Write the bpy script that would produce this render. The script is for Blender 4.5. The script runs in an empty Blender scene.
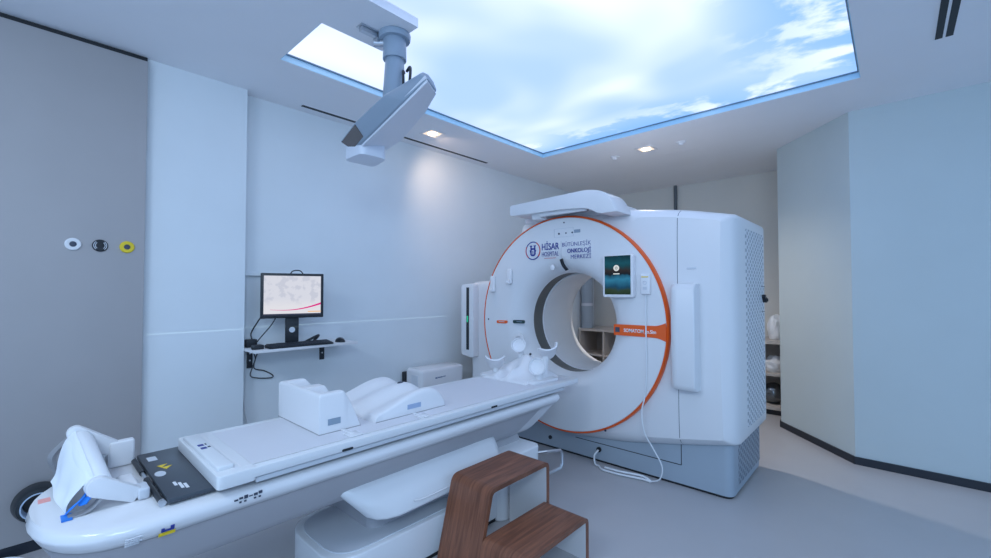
import bpy, bmesh, math, random
from mathutils import Vector, Matrix
PI = math.pi
random.seed(4)
S = bpy.context.scene
COL = S.collection

# ------------------------------------------------------------------ camera
cam_d = bpy.data.cameras.new('camera')
cam_d.sensor_width = 36.0
cam_d.lens = 36.0 * 436.0 / 991.0
cam_d.clip_start = 0.02
cam = bpy.data.objects.new('camera', cam_d)
COL.objects.link(cam)
cam.location = (0, 0, 1.35)
cam.rotation_euler = (math.radians(90) + math.atan(11 / 436.0), 0, math.radians(42.5))
S.camera = cam

# ------------------------------------------------------------------ world, light, exposure
w = bpy.data.worlds.new('world')
S.world = w
w.use_nodes = True
bg = w.node_tree.nodes['Background']
bg.inputs[0].default_value = (0.37, 0.61, 1.0, 1)
bg.inputs[1].default_value = 0.85
SKY_STRENGTH = 1.0
S.view_settings.view_transform = 'Standard'
S.view_settings.look = 'None'
S.view_settings.exposure = 0.54
S.view_settings.gamma = 1.0
S.view_settings.use_curve_mapping = False


def area_light(name, loc, size, power, color, target):
    d = bpy.data.lights.new(name, 'AREA')
    d.shape = 'SQUARE'; d.size = size; d.energy = power; d.color = color
    o = bpy.data.objects.new(name, d)
    COL.objects.link(o)
    o.location = loc
    o.rotation_euler = (Vector(target) - Vector(loc)).to_track_quat('-Z', 'Y').to_euler()
    return o


# added fill lights, unseen, overhead behind the camera
area_light('fill_light', (0.9, -0.6, 2.7), 1.2, 48, (0.60, 0.80, 1.0), (0.3, 0.8, 0))
area_light('fill_light', (-1.6, -0.9, 2.7), 0.8, 22, (0.68, 0.83, 1.0), (-1.9, 0.6, 0))

def room_laser(name, loc, power, half, y_lo, y_hi):
    """alignment laser of the scanner room: a thin level fan of light thrown toward -x at isocentre height"""
    d = bpy.data.lights.new(name, 'POINT'); d.energy = power; d.color = (0.75, 1.0, 1.0); d.shadow_soft_size = 0.0
    d.use_nodes = True
    nt = d.node_tree; e = nt.nodes['Emission']
    g = nt.nodes.new('ShaderNodeNewGeometry'); sp = nt.nodes.new('ShaderNodeSeparateXYZ')
    nt.links.new(g.outputs['Incoming'], sp.inputs[0])

    def M(op, a, b):
        k = nt.nodes.new('ShaderNodeMath'); k.operation = op
        for i, v in enumerate((a, b)):
            if isinstance(v, (int, float)): k.inputs[i].default_value = v
            else: nt.links.new(v, k.inputs[i])
        return k.outputs[0]
    rz = M('ABSOLUTE', M('DIVIDE', sp.outputs[2], sp.outputs[0]), 0.0)
    ry = M('DIVIDE', sp.outputs[1], M('ABSOLUTE', sp.outputs[0], 0.0))
    f = M('MULTIPLY', M('LESS_THAN', rz, half), M('MULTIPLY', M('GREATER_THAN', ry, y_lo), M('LESS_THAN', ry, y_hi)))
    f = M('MULTIPLY', f, M('LESS_THAN', sp.outputs[0], 0.0))
    nt.links.new(f, e.inputs['Strength'])
    o = bpy.data.objects.new(name, d); COL.objects.link(o); o.location = loc
    return o


room_laser('alignment_laser', (2.0, 1.9, 1.08), 190, 0.0006, -0.26, 0.245)

# ------------------------------------------------------------------ materials
MATS = {}


def mat(name, col, rough=0.5, metal=0.0, bump=0.0, bscale=60.0, vary=0.0, vscale=3.0, coat=0.0, spec=0.5):
    if name in MATS:
        return MATS[name]
    m = bpy.data.materials.new(name)
    m.use_nodes = True
    nt = m.node_tree
    p = nt.nodes['Principled BSDF']
    p.inputs['Base Color'].default_value = (*col, 1)
    p.inputs['Roughness'].default_value = rough
    p.inputs['Metallic'].default_value = metal
    p.inputs['Coat Weight'].default_value = coat
    p.inputs['Specular IOR Level'].default_value = spec
    tc = nt.nodes.new('ShaderNodeTexCoord')
    if bump:
        n = nt.nodes.new('ShaderNodeTexNoise'); n.inputs['Scale'].default_value = bscale
        n.inputs['Detail'].default_value = 4
        nt.links.new(tc.outputs['Object'], n.inputs['Vector'])
        b = nt.nodes.new('ShaderNodeBump'); b.inputs['Strength'].default_value = bump
        b.inputs['Distance'].default_value = 0.004
        nt.links.new(n.outputs['Fac'], b.inputs['Height'])
        nt.links.new(b.outputs['Normal'], p.inputs['Normal'])
    if vary:
        n2 = nt.nodes.new('ShaderNodeTexNoise'); n2.inputs['Scale'].default_value = vscale
        n2.inputs['Detail'].default_value = 5
        nt.links.new(tc.outputs['Object'], n2.inputs['Vector'])
        r = nt.nodes.new('ShaderNodeValToRGB')
        r.color_ramp.elements[0].position = 0.3; r.color_ramp.elements[1].position = 0.7
        r.color_ramp.elements[0].color = (*[c * (1 - vary) for c in col], 1)
        r.color_ramp.elements[1].color = (*[min(1, c * (1 + vary)) for c in col], 1)
        nt.links.new(n2.outputs['Fac'], r.inputs['Fac'])
        nt.links.new(r.outputs['Color'], p.inputs['Base Color'])
    MATS[name] = m
    return m


def emit(name, col, strength):
    m = bpy.data.materials.new(name); m.use_nodes = True
    nt = m.node_tree; nt.nodes.remove(nt.nodes['Principled BSDF'])
    e = nt.nodes.new('ShaderNodeEmission')
    e.inputs[0].default_value = (*col, 1); e.inputs[1].default_value = strength
    nt.links.new(e.outputs[0], nt.nodes['Material Output'].inputs[0])
    MATS[name] = m
    return m


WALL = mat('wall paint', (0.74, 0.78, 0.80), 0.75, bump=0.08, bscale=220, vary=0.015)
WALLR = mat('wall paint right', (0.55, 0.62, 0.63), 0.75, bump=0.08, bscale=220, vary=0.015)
WALLB = mat('wall paint beige', (0.68, 0.67, 0.63), 0.75, bump=0.08, bscale=220, vary=0.015)
CEIL = mat('ceiling paint', (0.86, 0.86, 0.88), 0.8, bump=0.05, bscale=200, vary=0.01)
DOORG = mat('grey door laminate', (0.42, 0.40, 0.40), 0.5, bump=0.05, bscale=150, vary=0.02)
FLOOR = mat('vinyl floor', (0.47, 0.45, 0.455), 0.32, bump=0.03, bscale=90, vary=0.03, vscale=2.0)
WHITE = mat('white shell plastic', (0.76, 0.76, 0.77), 0.30, vary=0.006)
WHITE2 = mat('white gloss plastic', (0.78, 0.77, 0.78), 0.16, vary=0.006)
CREAM = mat('white matte plastic', (0.80, 0.79, 0.80), 0.45, vary=0.008)
LGREY = mat('light grey plastic', (0.62, 0.64, 0.68), 0.45, vary=0.01)
BGREY = mat('blue grey base plastic', (0.36, 0.42, 0.48), 0.42, vary=0.015)
UNDER = mat('shaded underside grey', (0.43, 0.42, 0.44), 0.5, vary=0.01)  # grey darkened for the shade under the table, column shares it
PODG = mat('blue grey housing', (0.27, 0.34, 0.42), 0.42, vary=0.01)
PODW = mat('pale housing', (0.72, 0.75, 0.82), 0.40, vary=0.01)
PODD = mat('brown black lens window', (0.10, 0.08, 0.075), 0.15, vary=0.02)
BLACK = mat('black plastic', (0.012, 0.014, 0.018), 0.4, vary=0.1)
BASEB = mat('black baseboard', (0.015, 0.02, 0.03), 0.35, vary=0.1)
DARK = mat('dark gap', (0.02, 0.022, 0.026), 0.6, vary=0.1)
DGREY = mat('dark slate plate', (0.055, 0.065, 0.08), 0.32, vary=0.05)
BORE = mat('dark bore ring', (0.13, 0.13, 0.125), 0.35, vary=0.03)
ORANGE = mat('orange trim', (0.85, 0.11, 0.008), 0.35, vary=0.02)
NAVY = mat('navy lettering', (0.02, 0.035, 0.26), 0.5, vary=0.05)
RED = mat('red print', (0.65, 0.06, 0.06), 0.5, vary=0.05)
PRINT = mat('dark print', (0.05, 0.06, 0.09), 0.5, vary=0.05)
BLUEP = mat('blue tape', (0.02, 0.22, 0.75), 0.4, vary=0.1, vscale=20)
YELLOW = mat('yellow label', (0.85, 0.60, 0.02), 0.45, vary=0.03)
STEEL = mat('brushed steel', (0.62, 0.64, 0.67), 0.28, 1.0, vary=0.04)
GSTEEL = mat('grey painted strap', (0.38, 0.37, 0.38), 0.4, 0.4, vary=0.04)
PAPER = mat('white paper', (0.86, 0.87, 0.89), 0.8, bump=0.35, bscale=18, vary=0.01)
CABW = mat('white cable sheath', (0.80, 0.82, 0.84), 0.4, vary=0.01)
BEIGE = mat('beige shelf laminate', (0.52, 0.47, 0.43), 0.5, bump=0.05, vary=0.03)
SHELFW = mat('pale shelf laminate', (0.74, 0.72, 0.72), 0.45, vary=0.02)
PIPE = mat('blue grey pipe', (0.34, 0.40, 0.46), 0.4, vary=0.03)
SILVER = mat('silver foil', (0.70, 0.72, 0.75), 0.25, 0.8, bump=0.8, bscale=25, vary=0.05)
BAG = mat('crumpled white plastic', (0.80, 0.82, 0.84), 0.35, bump=1.0, bscale=22, vary=0.03)
PINK = mat('pink print', (0.85, 0.36, 0.33), 0.5, vary=0.05)
TEAL = mat('teal print', (0.27, 0.34, 0.42), 0.5, vary=0.05)


def wood_mat():
    m = bpy.data.materials.new('walnut laminate'); m.use_nodes = True
    nt = m.node_tree; p = nt.nodes['Principled BSDF']
    tc = nt.nodes.new('ShaderNodeTexCoord')
    mp = nt.nodes.new('ShaderNodeMapping'); mp.inputs['Scale'].default_value = (26, 1.6, 1.6)
    nt.links.new(tc.outputs['Object'], mp.inputs['Vector'])
    n = nt.nodes.new('ShaderNodeTexNoise'); n.inputs['Scale'].default_value = 2.2
    n.inputs['Detail'].default_value = 7; n.inputs['Roughness'].default_value = 0.62
    n.inputs['Distortion'].default_value = 0.5
    nt.links.new(mp.outputs[0], n.inputs['Vector'])
    r = nt.nodes.new('ShaderNodeValToRGB')
    r.color_ramp.elements[0].position = 0.3; r.color_ramp.elements[0].color = (0.10, 0.034, 0.017, 1)
    r.color_ramp.elements[1].position = 0.72; r.color_ramp.elements[1].color = (0.31, 0.118, 0.062, 1)
    nt.links.new(n.outputs['Fac'], r.inputs['Fac'])
    nt.links.new(r.outputs['Color'], p.inputs['Base Color'])
    p.inputs['Roughness'].default_value = 0.36
    b = nt.nodes.new('ShaderNodeBump'); b.inputs['Strength'].default_value = 0.1
    nt.links.new(n.outputs['Fac'], b.inputs['Height'])
    nt.links.new(b.outputs['Normal'], p.inputs['Normal'])
    return m


WOOD = wood_mat()


def lattice_mat(name, light, dark, freq, thr):
    """perforated diamond lattice moulded in a cover (pattern over y and z)"""
    m = bpy.data.materials.new(name); m.use_nodes = True
    nt = m.node_tree; p = nt.nodes['Principled BSDF']
    tc = nt.nodes.new('ShaderNodeTexCoord')
    sp = nt.nodes.new('ShaderNodeSeparateXYZ'); nt.links.new(tc.outputs['Object'], sp.inputs[0])

    def M(op, a, b=None):
        k = nt.nodes.new('ShaderNodeMath'); k.operation = op
        for i, v in enumerate((a, b)):
            if v is None: continue
            if isinstance(v, (int, float)): k.inputs[i].default_value = v
            else: nt.links.new(v, k.inputs[i])
        return k.outputs[0]
    y2 = M('MULTIPLY', sp.outputs[1], 0.62)
    a = M('SINE', M('MULTIPLY', M('ADD', y2, sp.outputs[2]), freq))
    b = M('SINE', M('MULTIPLY', M('SUBTRACT', y2, sp.outputs[2]), freq))
    pr = M('MULTIPLY', a, b)
    ab = M('ABSOLUTE', pr)
    r = nt.nodes.new('ShaderNodeValToRGB')
    r.color_ramp.elements[0].position = thr; r.color_ramp.elements[0].color = (*light, 1)
    r.color_ramp.elements[1].position = thr + 0.22; r.color_ramp.elements[1].color = (*dark, 1)
    nt.links.new(ab, r.inputs['Fac'])
    nt.links.new(r.outputs['Color'], p.inputs['Base Color'])
    bp = nt.nodes.new('ShaderNodeBump'); bp.inputs['Strength'].default_value = 0.6
    bp.inputs['Distance'].default_value = 0.006; bp.invert = True
    nt.links.new(ab, bp.inputs['Height']); nt.links.new(bp.outputs['Normal'], p.inputs['Normal'])
    p.inputs['Roughness'].default_value = 0.45
    return m


VENTW = lattice_mat('white perforated cover', (0.74, 0.76, 0.79), (0.38, 0.40, 0.44), 66, 0.35)
VENTB = lattice_mat('grey perforated cover', (0.30, 0.35, 0.41), (0.15, 0.18, 0.22), 66, 0.35)


def cloud_mat():
    m = bpy.data.materials.new('backlit cloud print'); m.use_nodes = True
    nt = m.node_tree; nt.nodes.remove(nt.nodes['Principled BSDF'])
    tc = nt.nodes.new('ShaderNodeTexCoord')

    def noise(scale, detail, rough, dist, off, sc=(1, 1, 1)):
        mp = nt.nodes.new('ShaderNodeMapping'); mp.inputs['Location'].default_value = off
        mp.inputs['Scale'].default_value = sc
        nt.links.new(tc.outputs['Object'], mp.inputs['Vector'])
        n = nt.nodes.new('ShaderNodeTexNoise'); n.inputs['Scale'].default_value = scale
        n.inputs['Detail'].default_value = detail; n.inputs['Roughness'].default_value = rough
        n.inputs['Distortion'].default_value = dist
        nt.links.new(mp.outputs[0], n.inputs['Vector'])
        return n.outputs['Fac']

    def ramp(f, p0, p1, c0=(0, 0, 0), c1=(1, 1, 1)):
        r = nt.nodes.new('ShaderNodeValToRGB'); r.color_ramp.interpolation = 'EASE'
        r.color_ramp.elements[0].position = p0; r.color_ramp.elements[0].color = (*c0, 1)
        r.color_ramp.elements[1].position = p1; r.color_ramp.elements[1].color = (*c1, 1)
        nt.links.new(f, r.inputs['Fac']); return r.outputs['Color']

    def mix(f, a, b):
        k = nt.nodes.new('ShaderNodeMix'); k.data_type = 'RGBA'
        if isinstance(f, float): k.inputs[0].default_value = f
        else: nt.links.new(f, k.inputs[0])
        for i, v in ((6, a), (7, b)):
            if isinstance(v, tuple): k.inputs[i].default_value = (*v, 1)
            else: nt.links.new(v, k.inputs[i])
        return k.outputs[2]
    soft = ramp(noise(0.85, 2, 0.45, 0.4, (1.3, 0.4, 0)), 0.36, 0.72)
    puff = ramp(noise(2.1, 9, 0.55, 0.25, (3.1, 7.7, 0), (1, 1.25, 1)), 0.45, 0.57)
    # the printed picture is deeper blue with crisp clouds toward its two far borders
    sp = nt.nodes.new('ShaderNodeSeparateXYZ'); nt.links.new(tc.outputs['Object'], sp.inputs[0])
    mr = nt.nodes.new('ShaderNodeMapRange'); mr.inputs[1].default_value = 0.85; mr.inputs[2].default_value = 1.5
    nt.links.new(sp.outputs[1], mr.inputs[0])
    mr2 = nt.nodes.new('ShaderNodeMapRange'); mr2.inputs[1].default_value = 0.65; mr2.inputs[2].default_value = 1.45
    nt.links.new(sp.outputs[0], mr2.inputs[0])
    mx = nt.nodes.new('ShaderNodeMath'); mx.operation = 'MAXIMUM'
    nt.links.new(mr.outputs[0], mx.inputs[0]); nt.links.new(mr2.outputs[0], mx.inputs[1])
    far = mx.outputs[0]
    softc = mix(soft, (0.345, 0.505, 0.84), (0.70, 0.79, 1.06))
    crisp = mix(puff, (0.15, 0.36, 0.74), (0.70, 0.79, 1.06))
    c = mix(far, softc, crisp)
    e = nt.nodes.new('ShaderNodeEmission'); e.inputs[1].default_value = SKY_STRENGTH
    nt.links.new(c, e.inputs[0])
    nt.links.new(e.outputs[0], nt.nodes['Material Output'].inputs[0])
    return m


CLOUD = cloud_mat()

# ------------------------------------------------------------------ helpers
WM = {}          # world matrix of every root and part


def finish(o, ang=35):
    me = o.data
    for p in me.polygons: p.use_smooth = True
    try: me.set_sharp_from_angle(angle=math.radians(ang))
    except Exception: pass


def obj(name, bm, m, parent=None, ang=35, label=None):
    """link ONE mesh object; bm is in world coordinates"""
    bmesh.ops.recalc_face_normals(bm, faces=bm.faces)
    M = WM.get(parent.name) if parent else Matrix.Identity(4)
    if parent: bm.transform(M.inverted())
    me = bpy.data.meshes.new(name)
    bm.to_mesh(me); bm.free()
    me.materials.append(m)
    o = bpy.data.objects.new(name, me)
    COL.objects.link(o)
    if parent: o.parent = parent
    WM[o.name] = M
    finish(o, ang)
    if label: o['label'] = label
    return o


def thing(name, label, cat, loc=(0, 0, 0), rot=(0, 0, 0), group=None):
    o = bpy.data.objects.new(name, None); COL.objects.link(o)
    o.empty_display_size = 0.1
    o.location = loc; o.rotation_euler = rot
    o['label'] = label; o['category'] = cat
    if group: o['group'] = group
    from mathutils import Euler
    WM[o.name] = Matrix.Translation(Vector(loc)) @ Euler(rot).to_matrix().to_4x4()
    return o


def solo(name, bm, m, label, cat, group=None, ang=35):
    o = obj(name, bm, m, None, ang)
    o['label'] = label; o['category'] = cat
    if group: o['group'] = group
    return o


def struct(name, bm, m, parent=None):
    o = obj(name, bm, m, parent)
    if parent is None: o['kind'] = 'structure'
    return o


def NB(): return bmesh.new()


def box(bm, x0, x1, y0, y1, z0, z1, bev=0.0, seg=3, M=None):
    t = bmesh.new()
    bmesh.ops.create_cube(t, size=1)
    for v in t.verts:
        v.co = Vector(((x0 + x1) / 2 + v.co.x * (x1 - x0), (y0 + y1) / 2 + v.co.y * (y1 - y0), (z0 + z1) / 2 + v.co.z * (z1 - z0)))
    if bev: bmesh.ops.bevel(t, geom=t.edges[:], offset=bev, segments=seg, profile=0.5, affect='EDGES')
    if M: t.transform(M)
    merge(bm, t)
    return bm


def merge(bm, t):
    me = bpy.data.meshes.new('tmp'); t.to_mesh(me); t.free()
    bm.from_mesh(me); bpy.data.meshes.remove(me)


def cyl(bm, a, b, r0, r1=None, n=32, bev=0.0):
    a = Vector(a); b = Vector(b); r1 = r0 if r1 is None else r1
    d = b - a; q = d.to_track_quat('Z', 'Y').to_matrix().to_4x4()
    t = bmesh.new()
    bmesh.ops.create_cone(t, cap_ends=True, segments=n, radius1=r0, radius2=r1, depth=d.length)
    if bev:
        es = [e for e in t.edges if abs(e.verts[0].co.z - e.verts[1].co.z) < 1e-6 and len(e.link_faces) == 2]
        bmesh.ops.bevel(t, geom=es, offset=bev, segments=2, profile=0.5, affect='EDGES')
    t.transform(Matrix.Translation((a + b) / 2) @ q)
    merge(bm, t)
    return bm


def ball(bm, c, r, sc=(1, 1, 1), n=20):
    t = bmesh.new(); bmesh.ops.create_uvsphere(t, u_segments=n, v_segments=n // 2 + 2, radius=r)
    t.transform(Matrix.Translation(c) @ Matrix.Diagonal((*sc, 1)))
    merge(bm, t); return bm


def loft(bm, loops, closed=True, cap0=True, cap1=True):
    vs = [[bm.verts.new(p) for p in L] for L in loops]
    n = len(loops[0])
    for a, b in zip(vs, vs[1:]):
        for i in range(n if closed else n - 1):
            j = (i + 1) % n
            bm.faces.new((a[i], a[j], b[j], b[i]))
    if cap0: bm.faces.new(vs[0][::-1])
    if cap1: bm.faces.new(vs[-1])
    return bm


def prism(bm, pts, axis, a, b, bev=0.0, seg=3):
    """extrude a polygon: axis 'x' pts=(y,z); 'y' pts=(x,z); 'z' pts=(x,y)"""
    def P(p, t):
        return {'x': (t, p[0], p[1]), 'y': (p[0], t, p[1]), 'z': (p[0], p[1], t)}[axis]
    t = bmesh.new()
    loft(t, [[P(p, a) for p in pts], [P(p, b) for p in pts]])
    bmesh.ops.recalc_face_normals(t, faces=t.faces)
    if bev: bmesh.ops.bevel(t, geom=t.edges[:], offset=bev, segments=seg, profile=0.5, affect='EDGES', clamp_overlap=True)
    merge(bm, t); return bm


def rpoly(pts, rad, n=6):
    """round the corners of a polygon (2d); rad a number or list"""
    out = []
    N = len(pts)
    for i, p in enumerate(pts):
        r = rad[i] if isinstance(rad, (list, tuple)) else rad
        p = Vector(p); a = Vector(pts[i - 1]); b = Vector(pts[(i + 1) % N])
        if r <= 0: out.append(tuple(p)); continue
        da = (a - p); db = (b - p)
        r_ = min(r, da.length * 0.49, db.length * 0.49)
        A = p + da.normalized() * r_; B = p + db.normalized() * r_
        for k in range(n + 1):
            t = k / n
            q = A * (1 - t) ** 2 + p * 2 * t * (1 - t) + B * t ** 2
            out.append(tuple(q))
    return out


def smooth_path(pts, k=8):
    P = [Vector(p) for p in pts]
    P = [P[0] * 2 - P[1]] + P + [P[-1] * 2 - P[-2]]
    out = []
    for i in range(1, len(P) - 2):
        for s in range(k):
            t = s / k
            a, b, c, d = P[i - 1], P[i], P[i + 1], P[i + 2]
            out.append(0.5 * ((2 * b) + (c - a) * t + (2 * a - 5 * b + 4 * c - d) * t * t + (3 * b - a - 3 * c + d) * t ** 3))
    out.append(P[-2])
    return out


def tube(bm, pts, r, n=8, smooth=True, k=8):
    P = smooth_path(pts, k) if smooth else [Vector(p) for p in pts]
    loops = []
    up = Vector((0.13, 0.27, 0.95)).normalized()
    for i, p in enumerate(P):
        d = (P[min(i + 1, len(P) - 1)] - P[max(i - 1, 0)]).normalized()
        u = d.cross(up)
        if u.length < 1e-3: u = d.cross(Vector((1, 0, 0)))
        u.normalize(); v = u.cross(d).normalized(); up = v
        loops.append([p + u * r * math.cos(2 * PI * j / n) + v * r * math.sin(2 * PI * j / n) for j in range(n)])
    return loft(bm, loops)


def strap(bm, pts, wv, th, k=6, smooth=True):
    """flat strip: swept rectangle, wv = half-width vector, th = half-thickness"""
    P = smooth_path(pts, k) if smooth else [Vector(p) for p in pts]
    wv = Vector(wv); loops = []
    for i, p in enumerate(P):
        d = (P[min(i + 1, len(P) - 1)] - P[max(i - 1, 0)]).normalized()
        nrm = d.cross(wv).normalized() * th
        loops.append([p + wv + nrm, p - wv + nrm, p - wv - nrm, p + wv - nrm])
    return loft(bm, loops)


def disc_y(bm, x, z, r, y0, y1, n=28):
    return cyl(bm, (x, y1, z), (x, y0, z), r, n=n)


def ring_y(bm, x, z, r0, r1, y0, y1, a0=0, a1=360, n=48):
    """flat ring (or arc) facing -y"""
    full = abs(a1 - a0) >= 359.9
    loops = []
    m = n if full else n + 1
    for i in range(m):
        a = math.radians(a0 + (a1 - a0) * i / n)
        c, s = math.cos(a), math.sin(a)
        loops.append([(x + r0 * c, y0, z + r0 * s), (x + r1 * c, y0, z + r1 * s), (x + r1 * c, y1, z + r1 * s), (x + r0 * c, y1, z + r0 * s)])
    if full: loops.append(loops[0])
    t = bmesh.new()
    loft(t, loops, cap0=not full, cap1=not full)
    bmesh.ops.remove_doubles(t, verts=t.verts, dist=1e-6)
    merge(bm, t); return bm


def lathe(bm, prof, M, n=48, cap=True):
    loops = [[M @ Vector((r * math.cos(2 * PI * i / n), r * math.sin(2 * PI * i / n), z)) for i in range(n)] for r, z in prof]
    return loft(bm, loops, cap0=cap, cap1=cap)


def heightfield(bm, x0, x1, y0, y1, nx, ny, f, z0):
    g = [[bm.verts.new((x0 + (x1 - x0) * i / nx, y0 + (y1 - y0) * j / ny, z0 + max(0.0015, f(i / nx, j / ny)))) for j in range(ny + 1)] for i in range(nx + 1)]
    for i in range(nx):
        for j in range(ny):
            bm.faces.new((g[i][j], g[i + 1][j], g[i + 1][j + 1], g[i][j + 1]))
    rim = [g[i][0] for i in range(nx + 1)] + [g[nx][j] for j in range(1, ny + 1)] + [g[i][ny] for i in range(nx - 1, -1, -1)] + [g[0][j] for j in range(ny - 1, 0, -1)]
    bot = [bm.verts.new((v.co.x, v.co.y, z0)) for v in rim]
    n = len(rim)
    for i in range(n):
        j = (i + 1) % n
        bm.faces.new((rim[i], rim[j], bot[j], bot[i]))
    bm.faces.new(bot)
    return bm


def text_bm(body, height, M, width=None, bold=0.0, align='LEFT', depth=0.001):
    """lettering as mesh: cap height and optional total width, placed by matrix M"""
    cu = bpy.data.curves.new('text', 'FONT')
    cu.body = body; cu.size = 1.0; cu.offset = bold; cu.extrude = 0.02
    o = bpy.data.objects.new('text', cu); COL.objects.link(o)
    dg = bpy.context.evaluated_depsgraph_get(); dg.update()
    me = bpy.data.meshes.new_from_object(o.evaluated_get(dg))
    bpy.data.objects.remove(o); bpy.data.curves.remove(cu)
    t = bmesh.new(); t.from_mesh(me); bpy.data.meshes.remove(me)
    xs = [v.co.x for v in t.verts]
    lo, hi = min(xs), max(xs)
    sy = height / 0.729
    sx = sy if width is None else width / (hi - lo)
    off = {'LEFT': lo, 'RIGHT': hi, 'CENTER': (lo + hi) / 2}[align]
    for v in t.verts:
        v.co = Vector(((v.co.x - off) * sx, v.co.y * sy, v.co.z * depth / 0.02))
    t.transform(M)
    return t


def face_y(x, y, z):
    """local x -> +x, local y -> +z, facing -y"""
    return Matrix.Translation((x, y, z)) @ Matrix.Rotation(PI / 2, 4, 'X')


def face_x(x, y, z):
    """local x -> +y, local y -> +z, facing +x"""
    return Matrix.Translation((x, y, z)) @ Matrix.Rotation(PI / 2, 4, 'Z') @ Matrix.Rotation(PI / 2, 4, 'X')


# ------------------------------------------------------------------ room shell
H = 2.76
struct('floor', box(NB(), -3.6, 3.2, -2.2, 6.15, -0.12, 0.0), FLOOR)
b = NB()
CT = H + 0.06
for q in ((-3.6, 3.2, -2.2, 1.05), (-3.6, -2.75, 1.05, 3.75), (-0.145, 3.2, 1.05, 3.75), (-3.6, 3.2, 3.75, 6.15), (-2.21, -1.865, 1.05, 1.42)):
    box(b, q[0], q[1], q[2], q[3], H, CT)
struct('ceiling', b, CEIL)
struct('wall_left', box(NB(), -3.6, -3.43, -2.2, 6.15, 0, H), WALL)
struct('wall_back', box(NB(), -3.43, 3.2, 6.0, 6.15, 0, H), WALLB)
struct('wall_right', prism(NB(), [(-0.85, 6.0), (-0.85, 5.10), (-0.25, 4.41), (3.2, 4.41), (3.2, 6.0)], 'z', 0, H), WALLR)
struct('trim_1', box(NB(), -3.43, -3.34, -2.2, 1.06, 0, H), WALL)
# baseboards
b = NB()
u = Vector((0.60, -0.69)).normalized(); nrm = Vector((-u.y, u.x)) * -1
p0 = Vector((-0.85, 5.10)); p1 = Vector((-0.25, 4.41))
c1 = Vector((-0.255 - 0.0, 4.398))
prism(b, [(-0.862, 5.10), (-0.85, 5.10), (-0.25, 4.41), (3.2, 4.41), (3.2, 4.398), (-0.2553, 4.398)], 'z', 0, 0.058)
prism(b, [(-0.862, 5.10), (-0.85, 5.10), (-0.85, 6.0), (-0.862, 6.0)], 'z', 0, 0.058)
struct('baseboard_right', b, BASEB)
struct('baseboard_left', box(NB(), -3.43, -3.418, 1.06, 6.0, 0, 0.058), BASEB)
struct('baseboard_back', box(NB(), -3.41, -0.87, 5.988, 6.0, 0, 0.058), BASEB)
# sliding door leaf on the left, with a dark strip in its top gap and a bottom seal
d = thing('door_1', 'grey sliding door leaf on the left wall', 'door', (-3.318, -0.4, 0))
d['kind'] = 'structure'
obj('door_leaf', box(NB(), -3.338, -3.30, -2.1, 0.50, 0.06, 2.728, 0.003, 2), DOORG, d)
obj('gap_shade', box(NB(), -3.34, -3.325, -2.1, 0.50, 2.728, H), DARK, d)  # dark strip standing in for the shade of the narrow gap
obj('bottom_seal', box(NB(), -3.338, -3.306, -2.1, 0.50, 0.0, 0.06), BASEB, d)

# ------------------------------------------------------------------ luminous ceiling panel
sk = thing('luminous_ceiling', 'large backlit ceiling panel printed with blue sky and clouds', 'ceiling light', (-1.46, 2.4, CT))
obj('panel', box(NB(), -2.75, -0.145, 1.05, 3.75, CT - 0.012, CT + 0.02), CLOUD, sk)
b = NB()
zf0, zf1 = CT - 0.020, CT - 0.0125
FR = mat('blue grey profile', (0.16, 0.24, 0.32), 0.4, vary=0.02)
box(b, -2.75, -2.735, 1.05, 3.75, zf0, zf1); box(b, -0.16, -0.145, 1.05, 3.75, zf0, zf1)
box(b, -2.735, -0.16, 3.735, 3.75, zf0, zf1); box(b, -2.735, -2.21, 1.05, 1.065, zf0, zf1)
obj('frame', b, FR, sk)
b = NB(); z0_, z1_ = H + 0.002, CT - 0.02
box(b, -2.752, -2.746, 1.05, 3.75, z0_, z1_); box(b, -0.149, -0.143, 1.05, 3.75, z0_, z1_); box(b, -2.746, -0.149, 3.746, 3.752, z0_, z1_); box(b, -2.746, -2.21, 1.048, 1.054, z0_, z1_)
obj('edge_glow', b, mat('pale blue edge glow', (0.50, 0.76, 0.92), 0.5, vary=0.01), sk)  # pale blue colour stands in for panel light on the opening's sides


# ------------------------------------------------------------------ CT scanner
GX, GZ = -1.99, 1.084
ct = thing('ct_scanner', 'big white ring-shaped scanner with orange circle and grey base', 'scanner', (-1.99, 3.5, 0))
NT = 192
outl = rpoly([(-0.74, 0.36), (-0.74, 1.838), (-1.08, 1.912), (-1.5, 1.965), (-2.0, 1.985), (-2.47, 1.965), (-2.50, 1.83),
              (-2.66, 1.70), (-2.80, 1.52), (-2.87, 1.445), (-3.13, 1.435), (-3.13, 0.34), (-2.90, 0.285), (-2.5, 0.205), (-2.0, 0.155), (-1.5, 0.205), (-1.08, 0.285)],
             [0.02, 0.03, 0.1, 0.1, 0.1, 0.04, 0.04, 0.05, 0.04, 0.03, 0.04, 0.04, 0.1, 0.1, 0.1, 0.1, 0.1], 6)


def outline_r(th):
    dx, dz = math.cos(th), math.sin(th)
    best = 0
    for i in range(len(outl)):
        ax, az = outl[i - 1][0] - GX, outl[i - 1][1] - GZ
        bx, bz = outl[i][0] - GX, outl[i][1] - GZ
        ex, ez = bx - ax, bz - az
        den = dx * ez - dz * ex
        if abs(den) < 1e-9: continue
        t = (ax * ez - az * ex) / den
        s = (ax * dz - az * dx) / den
        if t > 0 and -1e-6 <= s <= 1 + 1e-6: best = max(best, t)
    return best


# sample at the corners too, so the outline stays crisp
ths = sorted([2 * PI * i / NT for i in range(NT)] + [math.atan2(p[1] - GZ, p[0] - GX) % (2 * PI) for p in outl])
t2 = [ths[0]]
for t in ths[1:]:
    if t - t2[-1] > 0.004: t2.append(t)
ths = t2
RO = [max(outline_r(t), 0.885) for t in ths]


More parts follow.
